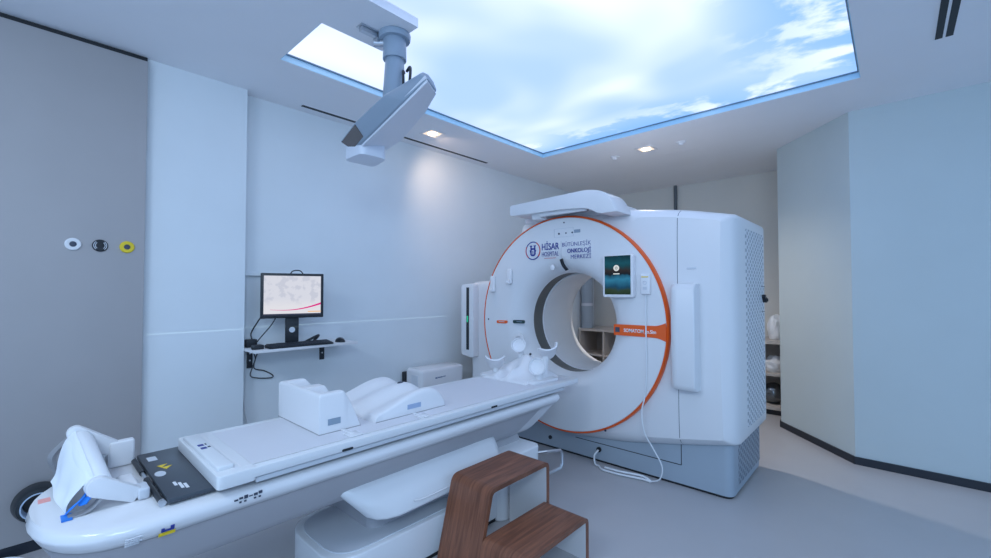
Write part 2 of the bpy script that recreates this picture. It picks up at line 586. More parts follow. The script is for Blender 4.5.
def gl(rf, y):
    return [(GX + rf(r) * math.cos(t), y, GZ + rf(r) * math.sin(t)) for r, t in zip(RO, ths)]


loops = [gl(lambda r: 0.5, 3.90), gl(lambda r: r - 0.03, 3.90), gl(lambda r: r - 0.008, 3.888), gl(lambda r: r, 3.86),
         gl(lambda r: r, 3.14), gl(lambda r: max(r - 0.012, 0.875), 3.085), gl(lambda r: max(r - 0.04, 0.873), 3.04), gl(lambda r: max(r - 0.085, 0.872), 3.010),
         gl(lambda r: 0.869 + 0.6 * (max(r - 0.085, 0.872) - 0.869), 3.003), gl(lambda r: 0.869 + 0.25 * (max(r - 0.085, 0.872) - 0.869), 2.999), gl(lambda r: 0.865, 2.993)]
b = NB(); loft(b, loops, cap0=False, cap1=False)
obj('rear_shell', b, WHITE, ct, 30)
# orange trim ring
b = NB()
prof = [(0.866, 2.996), (0.865, 2.966), (0.861, 2.953), (0.855, 2.948), (0.850, 2.950), (0.850, 2.996)]
loft(b, [gl(lambda r, q=q: q[0], q[1]) for q in prof], cap0=False, cap1=False)
obj('trim_ring', b, ORANGE, ct)
# front disc with funnel
b = NB()
prof = [(0.8485, 2.99), (0.8485, 2.953), (0.845, 2.950), (0.70, 2.950), (0.63, 2.951), (0.58, 2.956), (0.53, 2.968), (0.49, 2.988), (0.457, 3.020), (0.432, 3.06), (0.417, 3.10), (0.411, 3.13), (0.416, 3.131)]
loft(b, [gl(lambda r, q=q: q[0], q[1]) for q in prof], cap0=False, cap1=False)
fd = obj('front_cover', b, WHITE, ct, 30)
b = NB(); loft(b, [gl(lambda r, q=q: q[0], q[1]) for q in [(0.416, 3.125), (0.416, 3.27)]], cap0=False, cap1=False)
obj('scan_window', b, BORE, ct)
b = NB(); loft(b, [gl(lambda r, q=q: q[0], q[1]) for q in [(0.415, 3.268), (0.404, 3.268), (0.402, 3.30), (0.402, 3.62), (0.412, 3.70), (0.44, 3.80), (0.5, 3.90)]], cap0=False, cap1=False)
obj('bore_tube', b, CREAM, ct)
# base
b = NB(); prism(b, rpoly([(-3.2, 3.10), (-0.785, 3.10), (-0.785, 3.87), (-3.2, 3.87)], 0.06), 'z', 0.018, 0.40)
base = obj('base', b, BGREY, ct)
obj('foot_strip', prism(NB(), rpoly([(-3.19, 3.11), (-0.795, 3.11), (-0.795, 3.86), (-3.19, 3.86)], 0.06), 'z', 0.0, 0.02), BLACK, base)
obj('seam', box(NB(), -1.95, -1.105, 3.0975, 3.101, 0.144, 0.1485), DARK, base)
obj('vent', box(NB(), -0.787, -0.7835, 3.24, 3.84, 0.06, 0.33), VENTB, base)
b = NB(); box(b, -1.1065, -1.1025, 3.0975, 3.101, 0.145, 0.30)
obj('seam', b, DARK, base)
obj('socket', disc_y(NB(), -1.735, 0.098, 0.020, 3.09, 3.105), BLACK, base)
obj('socket', disc_y(NB(), -2.2, 0.09, 0.016, 3.09, 3.105), BLACK, base)
# cover seam, badge, side vent


def shell_y(x, z):
    """y of the front of the rear shell at (x, z)"""
    r = math.hypot(x - GX, z - GZ); Ro = max(outline_r(math.atan2(z - GZ, x - GX)), 0.885)
    q = max(Ro - 0.085, 0.872)
    tab = [(Ro, 3.14), (Ro - 0.0005, 3.139), (max(Ro - 0.012, 0.875), 3.085), (max(Ro - 0.04, 0.873), 3.04), (q, 3.010), (0.869 + 0.6 * (q - 0.869), 3.003), (0.869 + 0.25 * (q - 0.869), 2.999), (0.865, 2.993)]
    for (ra, ya), (rb, yb) in zip(tab, tab[1:]):
        if rb <= r <= ra: return yb + (ya - yb) * (r - rb) / max(ra - rb, 1e-6)
    return 3.14


b = NB(); loops = []
for k in range(81):
    z = 0.30 + (1.898 - 0.30) * k / 80; y = shell_y(-1.082, z)
    loops.append([(-1.0835, y - 0.0012, z), (-1.0805, y - 0.0012, z), (-1.0805, y + 0.01, z), (-1.0835, y + 0.01, z)])
loft(b, loops)
obj('cover_seam', b, mat('blue dark gap', (0.06, 0.08, 0.11), 0.6, vary=0.1), ct)
obj('badge', box(NB(), -1.022, -0.962, 2.999, 3.006, 1.487, 1.501, 0.002, 2), LGREY, ct)
b = NB(); prism(b, rpoly([(3.30, 0.43), (3.83, 0.43), (3.83, 1.765), (3.30, 1.765)], 0.03), 'x', -0.745, -0.7375)
vent = obj('side_vent', b, VENTW, ct)
b = NB()
cyl(b, (-0.739, 3.775, 1.30), (-0.715, 3.775, 1.30), 0.016); cyl(b, (-0.739, 3.80, 1.275), (-0.712, 3.80, 1.275), 0.020)
cyl(b, (-0.715, 3.80, 1.275), (-0.705, 3.80, 1.275), 0.012)
obj('latch', b, BLACK, vent)
for z in (1.185, 1.375): obj('panel_seam', box(NB(), -0.738, -0.7365, 3.74, 3.86, z, z + 0.004), DARK, vent)


# bumper panels either side of the ring
def bumper(x0, x1, z0, z1, yf, yb):
    t = bmesh.new()
    prof = rpoly([(x0, yb), (x0, yf + 0.03), (x0 + 0.035, yf), (x1, yf + 0.012), (x1, yb)], [0, 0.03, 0.03, 0.012, 0], 6)
    zs = [z0, z0 + 0.006, z0 + 0.02, z0 + 0.045, (z0 + z1) / 2, z1 - 0.045, z1 - 0.02, z1 - 0.006, z1]
    ins = [0.05, 0.022, 0.008, 0.0, 0.0, 0.0, 0.008, 0.022, 0.05]
    loft(t, [[(x, y + (i * 1.0 if y < yb - 0.01 else 0), z) for x, y in prof] for z, i in zip(zs, ins)])
    return t


obj('bumper_panel', bumper(-1.105, -0.945, 0.695, 1.392, 2.89, 3.02), WHITE, ct)
b = NB(); prism(b, rpoly([(-3.14, 0.725), (-2.975, 0.70), (-2.975, 1.415), (-3.14, 1.40)], 0.03), 'y', 2.93, 3.02, 0.012, 3)
lb = obj('bumper_panel', b, WHITE, ct)
b = NB(); box(b, -3.068, -3.030, 2.9275, 2.934, 0.775, 1.375, 0.002, 2)
st = obj('status_strip', b, DARK, lb)
b = NB(); box(b, -3.060, -3.042, 2.926, 2.9285, 1.04, 1.10)
obj('indicator_light', b, emit('green indicator', (0.03, 0.55, 0.30), 0.6), st)

# overhead cover
b = NB()
prism(b, rpoly([(-2.40, 1.975), (-2.40, 2.062), (-1.64, 2.088), (-1.50, 2.05), (-1.42, 1.90), (-1.56, 1.90), (-1.66, 1.955), (-1.85, 1.97)],
               [0.025, 0.025, 0.10, 0.10, 0.01, 0.03, 0.06, 0.1], 8), 'y', 2.80, 3.05, 0.014, 3)
oc = obj('overhead_cover', b, WHITE, ct, 40)
b = NB(); box(b, -2.42, -1.50, 3.03, 3.30, 1.93, 1.995, 0.01)
obj('cover_support', b, WHITE, oc)
b = NB(); box(b, -2.13, -1.70, 2.845, 2.875, 1.945, 1.985, 0.004)
obj('lamp_rail', b, CREAM, oc)
b = NB(); box(b, -1.95, -1.70, 2.885, 2.90, 1.952, 1.985)
obj('slot', b, DARK, oc)
b = NB(); box(b, -2.22, -2.12, 2.86, 2.95, 1.93, 1.985, 0.012)
obj('sensor_block', b, CREAM, oc)

FY = 2.9495


def decal(name, bm, m, parent=None, label=None): return obj(name, bm, m, parent or fd, label=label)


# orange name band with lettering
b = NB(); prism(b, rpoly([(-1.524, 1.022), (-1.524, 1.100), (-1.20, 1.103), (-1.145, 1.125), (-1.1405, 1.085), (-1.143, 1.0), (-1.20, 1.022)], [0.006, 0.006, 0.05, 0, 0, 0, 0.05]), 'y', FY - 0.004, FY + 0.01)
band = decal('name_band', b, ORANGE)
b = text_bm('SOMATOM go.Sim', 0.026, face_y(-1.445, FY - 0.005, 1.049), 0.235, 0.012)
decal('lettering', b, mat('white print', (0.85, 0.85, 0.85), 0.5, vary=0.01), band)
b = NB(); box(b, -1.512, -1.478, FY - 0.006, FY - 0.003, 1.045, 1.08)
decal('symbol', b, PRINT, band)
# hospital emblem and lettering
b = NB(); ring_y(b, -2.27, 1.684, 0.070, 0.078, FY - 0.002, FY + 0.003, 60, 320)
em = decal('emblem', b, NAVY)
for a0_, a1_ in ((150, 232), (-42, 62)): decal('red_arc', ring_y(NB(), -2.27, 1.684, 0.0705, 0.0775, FY - 0.003, FY + 0.003, a0_, a1_), RED, em)
b = NB()
y0, y1 = FY - 0.002, FY + 0.002
for sx in (-1, 1):
    x = -2.27 + sx * 0.020
    box(b, x - 0.006, x + 0.006, y0, y1, 1.659, 1.726)
    box(b, x - 0.012, x + 0.012, y0 - 0.0003, y1, 1.720, 1.729)
box(b, -2.289, -2.251, y0 - 0.0006, y1, 1.692, 1.706)
ring_y(b, -2.27, 1.667, 0.018, 0.030, y0 - 0.0009, y1, 190, 350, 20)
box(b, -2.2725, -2.2675, y0 - 0.0012, y1, 1.644, 1.684)
prism(b, [(-2.304, 1.690), (-2.297, 1.667), (-2.290, 1.684)], 'y', y0 - 0.0015, y1)
prism(b, [(-2.236, 1.690), (-2.243, 1.667), (-2.250, 1.684)], 'y', y0 - 0.0015, y1)
decal('monogram', b, NAVY, em)
decal('lettering', text_bm('HİSAR', 0.055, face_y(-2.176, FY, 1.683), 0.172, 0.012), NAVY)
decal('lettering', text_bm('HOSPITAL', 0.040, face_y(-2.176, FY, 1.629), 0.168, -0.012), NAVY)
b = NB(); box(b, -2.15, -2.035, y0, y1, 1.611, 1.614)
decal('tagline', b, RED)
b = NB(); box(b, -1.986, -1.984, y0, y1, 1.60, 1.745)
decal('divider', b, LGREY)
decal('lettering', text_bm('BÜTÜNLEŞİK', 0.033, face_y(-1.712, FY, 1.699), 0.261, -0.012, 'RIGHT'), NAVY)
decal('lettering', text_bm('ONKOLOJİ', 0.034, face_y(-1.712, FY, 1.646), 0.214, 0.010, 'RIGHT'), NAVY)
decal('lettering', text_bm('MERKEZİ', 0.034, face_y(-1.712, FY, 1.597), 0.180, -0.012, 'RIGHT'), NAVY)
# sensor plate with three dots
b = NB()
for q in ((-2.05, -1.868, 1.845, 1.8475), (-2.05, -1.868, 1.776, 1.7785), (-2.05, -2.0475, 1.776, 1.8475), (-1.8705, -1.868, 1.776, 1.8475)):
    box(b, q[0], q[1], FY - 0.001, FY + 0.004, q[2], q[3])
decal('sensor_plate', b, LGREY)
for x, r in ((-2.004, 0.008), (-1.937, 0.006), (-1.878, 0.007)):
    decal('sensor_dot', disc_y(NB(), x, 1.806, r, FY - 0.003, FY + 0.004, 16), PRINT)
decal('sensor_dot', disc_y(NB(), -1.955, 1.892, 0.006, FY - 0.003, FY + 0.004, 16), PRINT)
b = NB(); box(b, -1.862, -1.805, FY - 0.002, FY + 0.004, 1.80, 1.826, 0.002, 1)
decal('badge', b, TEAL)
# slot and round lens on funnel lip
b = NB(); strap(b, [(-1.985, 2.952, 1.60), (-1.968, 2.957, 1.55), (-1.943, 2.975, 1.51)], (0.012, 0, 0.004), 0.006)
decal('camera_slot', b, BLACK)
decal('round_button', ball(NB(), (-2.075, 2.957, 1.535), 0.026, (1, 0.5, 1)), WHITE2)
# two hooks left
for x, z, h in ((-2.725, 1.405, 0.075), (-2.525, 1.47, 0.068)):
    b = NB(); box(b, x - 0.028, x + 0.028, 2.925, 2.951, z - h, z + h, 0.012)
    hk = decal('hook', b, WHITE2)
    b = NB(); box(b, x - 0.02, x + 0.02, 2.905, 2.94, z - h, z - h + 0.035, 0.008)
    decal('hook_lip', b, WHITE2, hk)
# two pill badges
b = NB(); prism(b, rpoly([(-2.685, 1.048), (-2.56, 1.052), (-2.56, 1.078), (-2.685, 1.074)], 0.012), 'y', FY - 0.003, FY + 0.004)
pb = decal('control_badge', b, ORANGE, label='orange pill badge')
decal('lettering', box(NB(), -2.66, -2.59, FY - 0.004, FY, 1.062, 1.067), LGREY, pb)
b = NB(); prism(b, rpoly([(-2.492, 1.056), (-2.36, 1.060), (-2.36, 1.090), (-2.492, 1.086)], 0.014), 'y', FY - 0.003, FY + 0.004)
pb = decal('control_badge', b, mat('dark green badge', (0.02, 0.05, 0.05), 0.3, vary=0.05), label='dark pill badge')
decal('lettering', box(NB(), -2.45, -2.39, FY - 0.004, FY, 1.071, 1.076), TEAL, pb)
for x, z in ((-2.79, 1.08), (-1.60, 0.31)):
    decal('screw_cap', disc_y(NB(), x, z, 0.008, FY - 0.002, FY + 0.004, 14), PRINT)
# ring dish at funnel's lower left
b = NB(); ring_y(b, -2.42, 0.915, 0.035, 0.06, FY - 0.008, FY + 0.004)
decal('dial', b, CREAM)


# tablet
def tablet_mat():
    m = bpy.data.materials.new('lake picture on screen'); m.use_nodes = True
    nt = m.node_tree; nt.nodes.remove(nt.nodes['Principled BSDF'])
    tc = nt.nodes.new('ShaderNodeTexCoord')
    sp = nt.nodes.new('ShaderNodeSeparateXYZ'); nt.links.new(tc.outputs['Generated'], sp.inputs[0])
    n = nt.nodes.new('ShaderNodeTexNoise'); n.inputs['Scale'].default_value = 3.0; n.inputs['Detail'].default_value = 4
    nt.links.new(tc.outputs['Generated'], n.inputs['Vector'])
    a = nt.nodes.new('ShaderNodeMath'); a.operation = 'MULTIPLY_ADD'; a.inputs[1].default_value = 0.22; a.inputs[2].default_value = -0.11
    nt.links.new(n.outputs['Fac'], a.inputs[0])
    s = nt.nodes.new('ShaderNodeMath'); nt.links.new(sp.outputs[2], s.inputs[0]); nt.links.new(a.outputs[0], s.inputs[1])
    r = nt.nodes.new('ShaderNodeValToRGB')
    stops = [(0.0, (0.03, 0.06, 0.04)), (0.12, (0.05, 0.09, 0.06)), (0.2, (0.02, 0.10, 0.20)), (0.38, (0.05, 0.30, 0.52)), (0.46, (0.03, 0.16, 0.28)), (0.5, (0.02, 0.03, 0.045)),
             (0.62, (0.05, 0.045, 0.05)), (0.72, (0.02, 0.10, 0.14)), (0.82, (0.02, 0.13, 0.19)), (1.0, (0.015, 0.06, 0.09))]
    cr = r.color_ramp
    cr.elements[0].position, cr.elements[0].color = stops[0][0], (*stops[0][1], 1)
    cr.elements[1].position, cr.elements[1].color = stops[-1][0], (*stops[-1][1], 1)
    for p, c in stops[1:-1]:
        e = cr.elements.new(p); e.color = (*c, 1)
    nt.links.new(s.outputs[0], r.inputs['Fac'])
    e = nt.nodes.new('ShaderNodeEmission'); e.inputs[1].default_value = 0.42
    nt.links.new(r.outputs['Color'], e.inputs[0])
    nt.links.new(e.outputs[0], nt.nodes['Material Output'].inputs[0])
    return m


b = NB(); prism(b, rpoly([(-1.588, 1.298), (-1.352, 1.298), (-1.352, 1.608), (-1.588, 1.608)], 0.018), 'y', 2.905, 2.955, 0.006, 2)
tb = decal('touch_display', b, WHITE2)
sc = decal('screen', box(NB(), -1.572, -1.372, 2.903, 2.906, 1.318, 1.597), tablet_mat(), tb)
b = NB(); ring_y(b, -1.479, 1.508, 0.010, 0.022, 2.9015, 2.903); disc_y(b, -1.479, 1.508, 0.006, 2.9015, 2.903, 16)
box(b, -1.503, -1.455, 2.9015, 2.903, 1.463, 1.470)
decal('screen_icon', b, emit('pale screen icon', (0.75, 0.8, 0.82), 0.6), tb)
# hand control with coiled cord
b = NB(); box(b, -1.312, -1.243, 2.925, 2.955, 1.318, 1.462, 0.01)
hc = decal('hand_control', b, CREAM)
b = NB(); box(b, -1.302, -1.253, 2.9235, 2.926, 1.437, 1.444)
decal('label_stripe', b, YELLOW, hc)
b = NB(); ring_y(b, -1.278, 1.40, 0.010, 0.014, 2.922, 2.926, n=20); box(b, -1.292, -1.264, 2.9225, 2.926, 1.352, 1.372)
decal('button', b, LGREY, hc)
b = NB(); tube(b, [(-1.277, 2.94, 1.32), (-1.277, 2.935, 1.1), (-1.276, 2.938, 0.8), (-1.29, 2.94, 0.62), (-1.315, 2.94, 0.5), (-1.30, 2.95, 0.36), (-1.25, 2.98, 0.25), (-1.20, 3.0, 0.14), (-1.215, 3.0, 0.05), (-1.28, 3.0, 0.013)], 0.0045)
decal('cord', b, CABW, hc)
b = NB(); tube(b, [(-1.735, 3.085, 0.098), (-1.75, 3.05, 0.06), (-1.725, 3.02, 0.013), (-1.68, 3.0, 0.012), (-1.63, 2.96, 0.012), (-1.5, 2.965, 0.013), (-1.35, 3.0, 0.013), (-1.28, 3.0, 0.013), (-1.35, 3.012, 0.03), (-1.5, 2.978, 0.03), (-1.62, 2.975, 0.028)], 0.007)
solo('power_cable', b, CABW, 'white cable lying on the floor plugged into the scanner base', 'cable')

# ------------------------------------------------------------------ patient table
pt = thing('patient_table', 'long white patient table reaching into the scanner ring', 'table', (-2.05, 1.4, 0))
CXT = -2.09
sec = rpoly([(-0.315, 0.632), (0.315, 0.632), (0.35, 0.622), (0.36, 0.60), (0.352, 0.578), (0.325, 0.555), (0.295, 0.50), (0.23, 0.40), (0.15, 0.36), (-0.15, 0.36), (-0.23, 0.40), (-0.295, 0.50), (-0.325, 0.555), (-0.352, 0.578), (-0.36, 0.60), (-0.35, 0.622)],
            [0.0, 0.0, 0.015, 0.015, 0.015, 0.02, 0.05, 0.06, 0.06, 0.06, 0.06, 0.05, 0.02, 0.015, 0.015, 0.015], 4)
b = NB()
rows = [(0.026, 0.02, 0.10), (0.030, 0.14, 0.28), (0.040, 0.29, 0.44), (0.058, 0.45, 0.59), (0.086, 0.61, 0.73), (0.122, 0.74, 0.845), (0.165, 0.85, 0.925), (0.225, 0.93, 0.975), (0.30, 0.985, 0.998), (0.36, 1.0, 1.0), (2.40, 1.0, 1.0), (2.55, 1.0, 1.0)]
loops = []
for y, sl, sr in rows:
    L = []
    for x, z in sec:
        yy = y
        if y > 2.3: yy = y - max(0, (0.60 - z)) * 0.9
        else: yy = y + max(0, 1 - y / 0.6) * (max(0, 0.60 - z) * 0.55 + max(0, z - 0.60) * 0.25)
        L.append((CXT + x * (sr if x > 0 else sl), yy, z))
    loops.append(L)
loft(b, loops)
fr = obj('table_frame', b, WHITE2, pt, 40)
# grey skin below the frame edge, the overhang's shade put into its colour
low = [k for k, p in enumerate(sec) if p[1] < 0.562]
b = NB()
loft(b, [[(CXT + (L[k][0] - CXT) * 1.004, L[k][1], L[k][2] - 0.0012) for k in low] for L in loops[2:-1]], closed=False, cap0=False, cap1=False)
obj('under_shade', b, UNDER, pt, 40)
b = NB(); box(b, -2.40, -1.772, 0.62, 2.50, 0.632, 0.676)
obj('slide_bed', b, DGREY, pt)
# tabletop
b = NB(); prism(b, rpoly([(-2.325, 0.56), (-1.728, 0.56), (-1.728, 2.80), (-2.325, 2.80)], [0.02, 0.02, 0.03, 0.03], 4), 'z', 0.668, 0.7025, 0.006, 2)
tt = obj('tabletop', b, WHITE, pt)
b = NB(); prism(b, rpoly([(-2.325, 0.478), (-1.728, 0.472), (-1.728, 0.60), (-2.325, 0.60)], 0.02, 4), 'z', 0.656, 0.704, 0.008, 3)
obj('end_block', b, WHITE, tt)
b = NB(); box(b, -2.27, -1.785, 0.486, 0.540, 0.700, 0.720, 0.006)
obj('end_ridge', b, WHITE, tt)
b = NB(); box(b, -2.285, -1.768, 0.56, 2.72, 0.7015, 0.7035)
obj('inlay', b, mat('pale grey table skin', (0.71, 0.70, 0.73), 0.5, vary=0.01), tt)
b = NB()
for x0, x1, y0_, y1_ in ((-2.285, -2.280, 0.56, 2.72), (-1.773, -1.768, 0.56, 2.72), (-2.285, -1.768, 0.556, 0.562)):
    box(b, x0, x1, y0_, y1_, 0.7025, 0.7045)
obj('inlay_edge', b, CREAM, tt)
for q in ((-2.10, -2.075, 0.498, 0.518, NAVY), (-2.055, -2.03, 0.498, 0.518, NAVY), (-2.055, -2.04, 0.523, 0.532, PRINT), (-2.10, -2.08, 0.523, 0.528, PRINT)):
    obj('label', box(NB(), q[0], q[1], q[2], q[3], 0.7195, 0.7208), q[4], tt)
for y in (0.93, 1.85): obj('clamp_notch', box(NB(), -1.7285, -1.725, y, y + 0.05, 0.668, 0.678, 0.003, 1), DARK, tt)
# slide rail under the tabletop edge
b = NB(); box(b, -1.755, -1.742, 0.60, 2.62, 0.642, 0.662, 0.003, 1)
obj('side_rail', b, LGREY, pt)
# dark cover plate and roller
b = NB(); box(b, -2.36, -1.785, 0.345, 0.56, 0.640, 0.656, 0.003, 2)
cp = obj('cover_plate', b, DGREY, pt)


def flat_tri(bm, pts, z0, z1): return prism(bm, pts, 'z', z0, z1)


for k in (0, 1):
    x, y = -2.155 + 0.030 * k, 0.378 + 0.010 * k
    obj('warning_label', flat_tri(NB(), [(x, y), (x + 0.029, y + 0.010), (x - 0.004, y + 0.034)], 0.6555, 0.657), YELLOW, cp)
b = NB(); prism(b, [(-2.058 + 0.030 * math.cos(a * PI / 12), 0.372 + 0.017 * math.sin(a * PI / 12)) for a in range(24)], 'z', 0.6555, 0.657)
obj('warning_label', b, LGREY, cp)
b = NB(); box(b, -2.29, -2.235, 0.365, 0.395, 0.6555, 0.657)
obj('label', b, LGREY, cp)
b = NB()
for k, (x0, x1) in enumerate(((-1.935, -1.895), (-1.915, -1.855), (-1.895, -1.845))): box(b, x0, x1, 0.385 + 0.012 * k, 0.394 + 0.012 * k, 0.6555, 0.657)
obj('label', b, CREAM, cp)
for x in (-2.13, -2.0): obj('screw', cyl(NB(), (x, 0.485, 0.655), (x, 0.485, 0.658), 0.006, n=12), STEEL, cp)
for x0, x1 in ((-2.36, -2.15), (-2.07, -1.815)):
    obj('roller', cyl(NB(), (x0, 0.333, 0.643), (x1, 0.333, 0.643), 0.0095, n=20), BLACK, pt)
obj('roller_axle', cyl(NB(), (-2.15, 0.333, 0.643), (-2.07, 0.333, 0.643), 0.006, n=16), STEEL, pt)
obj('roller_axle', cyl(NB(), (-1.815, 0.333, 0.643), (-1.80, 0.333, 0.643), 0.011, n=20), STEEL, pt)
# print on the side of the frame
b = NB()
for k in range(6):
    y = 0.525 + k * 0.016
    box(b, -1.7305, -1.727, y, y + 0.012, 0.604 + (k % 2) * 0.002, 0.609 + (k % 3) * 0.003)
    if k in (1, 2, 4, 5): box(b, -1.7305, -1.727, y, y + 0.007, 0.593, 0.598)
obj('rating_print', b, PRINT, fr)
b = NB()
M = Matrix.Translation((-1.736, 0.335, 0.578)) @ Matrix.Rotation(math.radians(24), 4, 'Y')
box(b, -0.002, 0.002, -0.022, 0.022, -0.016, -0.006, M=M)
obj('yellow_label', b, YELLOW, fr)
b = NB(); box(b, -0.002, 0.002, -0.016, 0.018, 0.0, 0.004, M=M); box(b, -0.002, 0.002, -0.016, -0.008, 0.004, 0.012, M=M); box(b, -0.002, 0.002, 0.008, 0.018, 0.004, 0.016, M=M)
obj('emblem', b, NAVY, fr)
b = NB()
M2 = Matrix.Translation((-1.737, 0.25, 0.578)) @ Matrix.Rotation(math.radians(24), 4, 'Y')
for k in range(4): box(b, -0.002, 0.002, -0.02, 0.015 + 0.006 * (k % 2), -0.013 + k * 0.008, -0.010 + k * 0.008, M=M2)
obj('rating_print', b, LGREY, fr)
# two printed spots on the rounded end
obj('sticker', box(NB(), -2.17, -2.13, 0.055, 0.085, 0.632, 0.6335), PINK, fr)
obj('sticker', box(NB(), -2.15, -2.115, 0.10, 0.125, 0.632, 0.6335), TEAL, fr)
# pedestal: column, hood, floor base
b = NB(); box(b, -2.33, -1.86, 1.15, 2.30, 0.15, 0.40, 0.05)
obj('column', b, UNDER, pt)
b = NB()
loops = []
hood = [(-0.40, 0.30), (-0.385, 0.295), (-0.36, 0.36), (-0.29, 0.44), (-0.20, 0.475), (0.20, 0.475), (0.29, 0.445), (0.345, 0.375), (0.372, 0.30), (0.36, 0.29), (0.33, 0.30), (0.30, 0.36), (0.22, 0.40), (-0.22, 0.40), (-0.31, 0.36), (-0.34, 0.30)]
hood = rpoly(hood, 0.02, 3)
for y, s, dz in ((0.93, 0.80, 0.015), (0.96, 0.90, 0.006), (1.0, 0.96, 0.002), (1.06, 1.0, 0), (1.93, 1.0, 0.01), (1.97, 0.97, 0.01), (1.985, 0.90, 0)):
    loops.append([(-2.09 + x * s, y + (0.475 - z) * (0.9 if y < 1.5 else -0.2), z + dz) for x, z in hood])
loft(b, loops)
obj('hood', b, WHITE, pt, 50)
b = NB(); tube(b, [(-1.722, 1.30, 0.338), (-1.717, 1.36, 0.332), (-1.717, 1.6, 0.336), (-1.717, 1.9, 0.340)], 0.004)
obj('hood_groove', b, CREAM, pt)
b = NB(); prism(b, rpoly([(-2.25, 0.90), (-1.735, 0.90), (-1.735, 2.30), (-2.25, 2.30)], [0.2, 0.16, 0.1, 0.1], 10), 'z', 0.022, 0.20, 0.018, 3)
bs = obj('floor_base', b, WHITE, pt)
b = NB(); prism(b, rpoly([(-2.22, 0.935), (-1.765, 0.935), (-1.765, 2.27), (-2.22, 2.27)], [0.18, 0.14, 0.08, 0.08], 10), 'z', 0.199, 0.204)
obj('tray_top', b, LGREY, bs)
b = NB(); prism(b, rpoly([(-2.24, 0.915), (-1.745, 0.915), (-1.745, 2.29), (-2.24, 2.29)], [0.2, 0.15, 0.1, 0.1], 10), 'z', 0.0, 0.024)
obj('plinth', b, BLACK, bs)
b = NB(); prism(b, rpoly([(-2.28, 1.90), (-1.70, 1.90), (-1.70, 2.30), (-2.28, 2.30)], 0.07), 'z', 0.0, 0.355, 0.02, 3)
obj('foot_cover', b, WHITE, pt)
b = NB(); tube(b, [(-1.71, 2.27, 0.305), (-1.665, 2.30, 0.315), (-1.655, 2.44, 0.290), (-1.655, 2.462, 0.268), (-1.655, 2.462, 0.195), (-1.655, 2.44, 0.173), (-1.665, 2.30, 0.170), (-1.71, 2.27, 0.172)], 0.010, smooth=False)
obj('guard_rail', b, STEEL, pt)

# ------------------------------------------------------------------ positioning aids on the table
TZ = 0.7036


def sstep(a, b_, x):
    t = max(0.0, min(1.0, (x - a) / (b_ - a))); return t * t * (3 - 2 * t)


def foot_h(u_, v_):
    """trough block: full-height front wall, three ridges behind it, sloping rear"""
    Hh = 0.178
    e = min(u_, 1 - u_)
    ridge = max(1 - sstep(0.09, 0.17, u_), sstep(0.83, 0.91, u_), (1 - sstep(0.06, 0.13, abs(u_ - 0.47))) * 0.93)
    trough = 0.095
    y = v_
    back = 1 - sstep(0.60, 1.0, y) * 1.0
    wall = 1 - sstep(0.09, 0.20, y)
    h = trough + (Hh - trough) * max(ridge, wall)
    cap = Hh * (1 - max(0, (y - 0.58) / 0.42) ** 1.35 * 0.97)
    h = min(h, cap)
    edge = min(1, (e / 0.02)) ** 0.5 if e < 0.02 else 1
    f = min(1, (y / 0.04)) ** 0.5 if y < 0.04 else 1
    return h * (0.93 + 0.07 * min(edge, f))


fs = thing('foot_support', 'tall white box-shaped support with two notches and three ridges', 'support', (-2.12, 0.98, TZ))
b = NB(); heightfield(b, -2.345, -1.895, 0.885, 1.085, 90, 60, foot_h, TZ)
obj('body', b, CREAM, fs, 50)
b = NB(); box(b, -1.897, -1.8925, 0.925, 0.985, TZ + 0.035, TZ + 0.063)
obj('label', b, TEAL, fs)
b = NB(); box(b, -2.16, -2.125, 0.955, 0.985, TZ + 0.160, TZ + 0.1675)
obj('marker', b, LGREY, fs)
b = NB(); box(b, -1.892, -1.80, 0.985, 1.005, TZ, TZ + 0.006, 0.002); box(b, -1.83, -1.765, 0.965, 1.025, TZ, TZ + 0.005, 0.002)
obj('index_tab', b, WHITE2, fs)
b = NB(); box(b, -2.343, -1.893, 0.8835, 1.087, TZ - 0.001, TZ + 0.003)
obj('base_pad', b, GSTEEL, fs)


fs.location.y += 0.025


def knee_h(u_, v_):
    y = v_
    if y < 0.72: p = 0.032 + 0.084 * sstep(-0.1, 1.0, y / 0.72) ** 1.0 + 0.0
    else: p = 0.116 * math.sqrt(max(0, 1 - ((y - 0.72) / 0.285) ** 2.2))
    p *= min(1, (y / 0.05)) ** 0.5 if y < 0.05 else 1
    tr = math.exp(-((u_ - 0.27) / 0.12) ** 2) + math.exp(-((u_ - 0.73) / 0.12) ** 2)
    h = p * (1 - 0.30 * tr)
    e = min(u_, 1 - u_)
    if e < 0.05: h *= 0.80 + 0.20 * math.sqrt(max(0, 1 - (1 - e / 0.05) ** 2))
    return h


ks = thing('knee_support', 'low white wedge support with two leg channels', 'support', (-2.1, 1.4, TZ))
b = NB(); heightfield(b, -2.345, -1.87, 1.165, 1.605, 70, 70, knee_h, TZ)
obj('body', b, CREAM, ks, 50)
b = NB(); box(b, -1.872, -1.8675, 1.355, 1.44, TZ + 0.028, TZ + 0.052)
obj('label', b, mat('grey blue label', (0.36, 0.45, 0.62), 0.5, vary=0.03), ks)
b = NB(); ball(b, (-2.105, 1.475, TZ + 0.114), 0.02, (0.5, 1, 0.35))
obj('marker', b, PRINT, ks)
b = NB(); box(b, -1.869, -1.765, 1.385, 1.405, TZ, TZ + 0.005, 0.002); box(b, -1.83, -1.775, 1.365, 1.43, TZ, TZ + 0.0038, 0.0015)
obj('index_tab', b, WHITE2, ks)
b = NB(); box(b, -2.343, -1.868, 1.168, 1.607, TZ - 0.001, TZ + 0.003)
obj('base_pad', b, GSTEEL, ks)

ks.location.y += 0.012

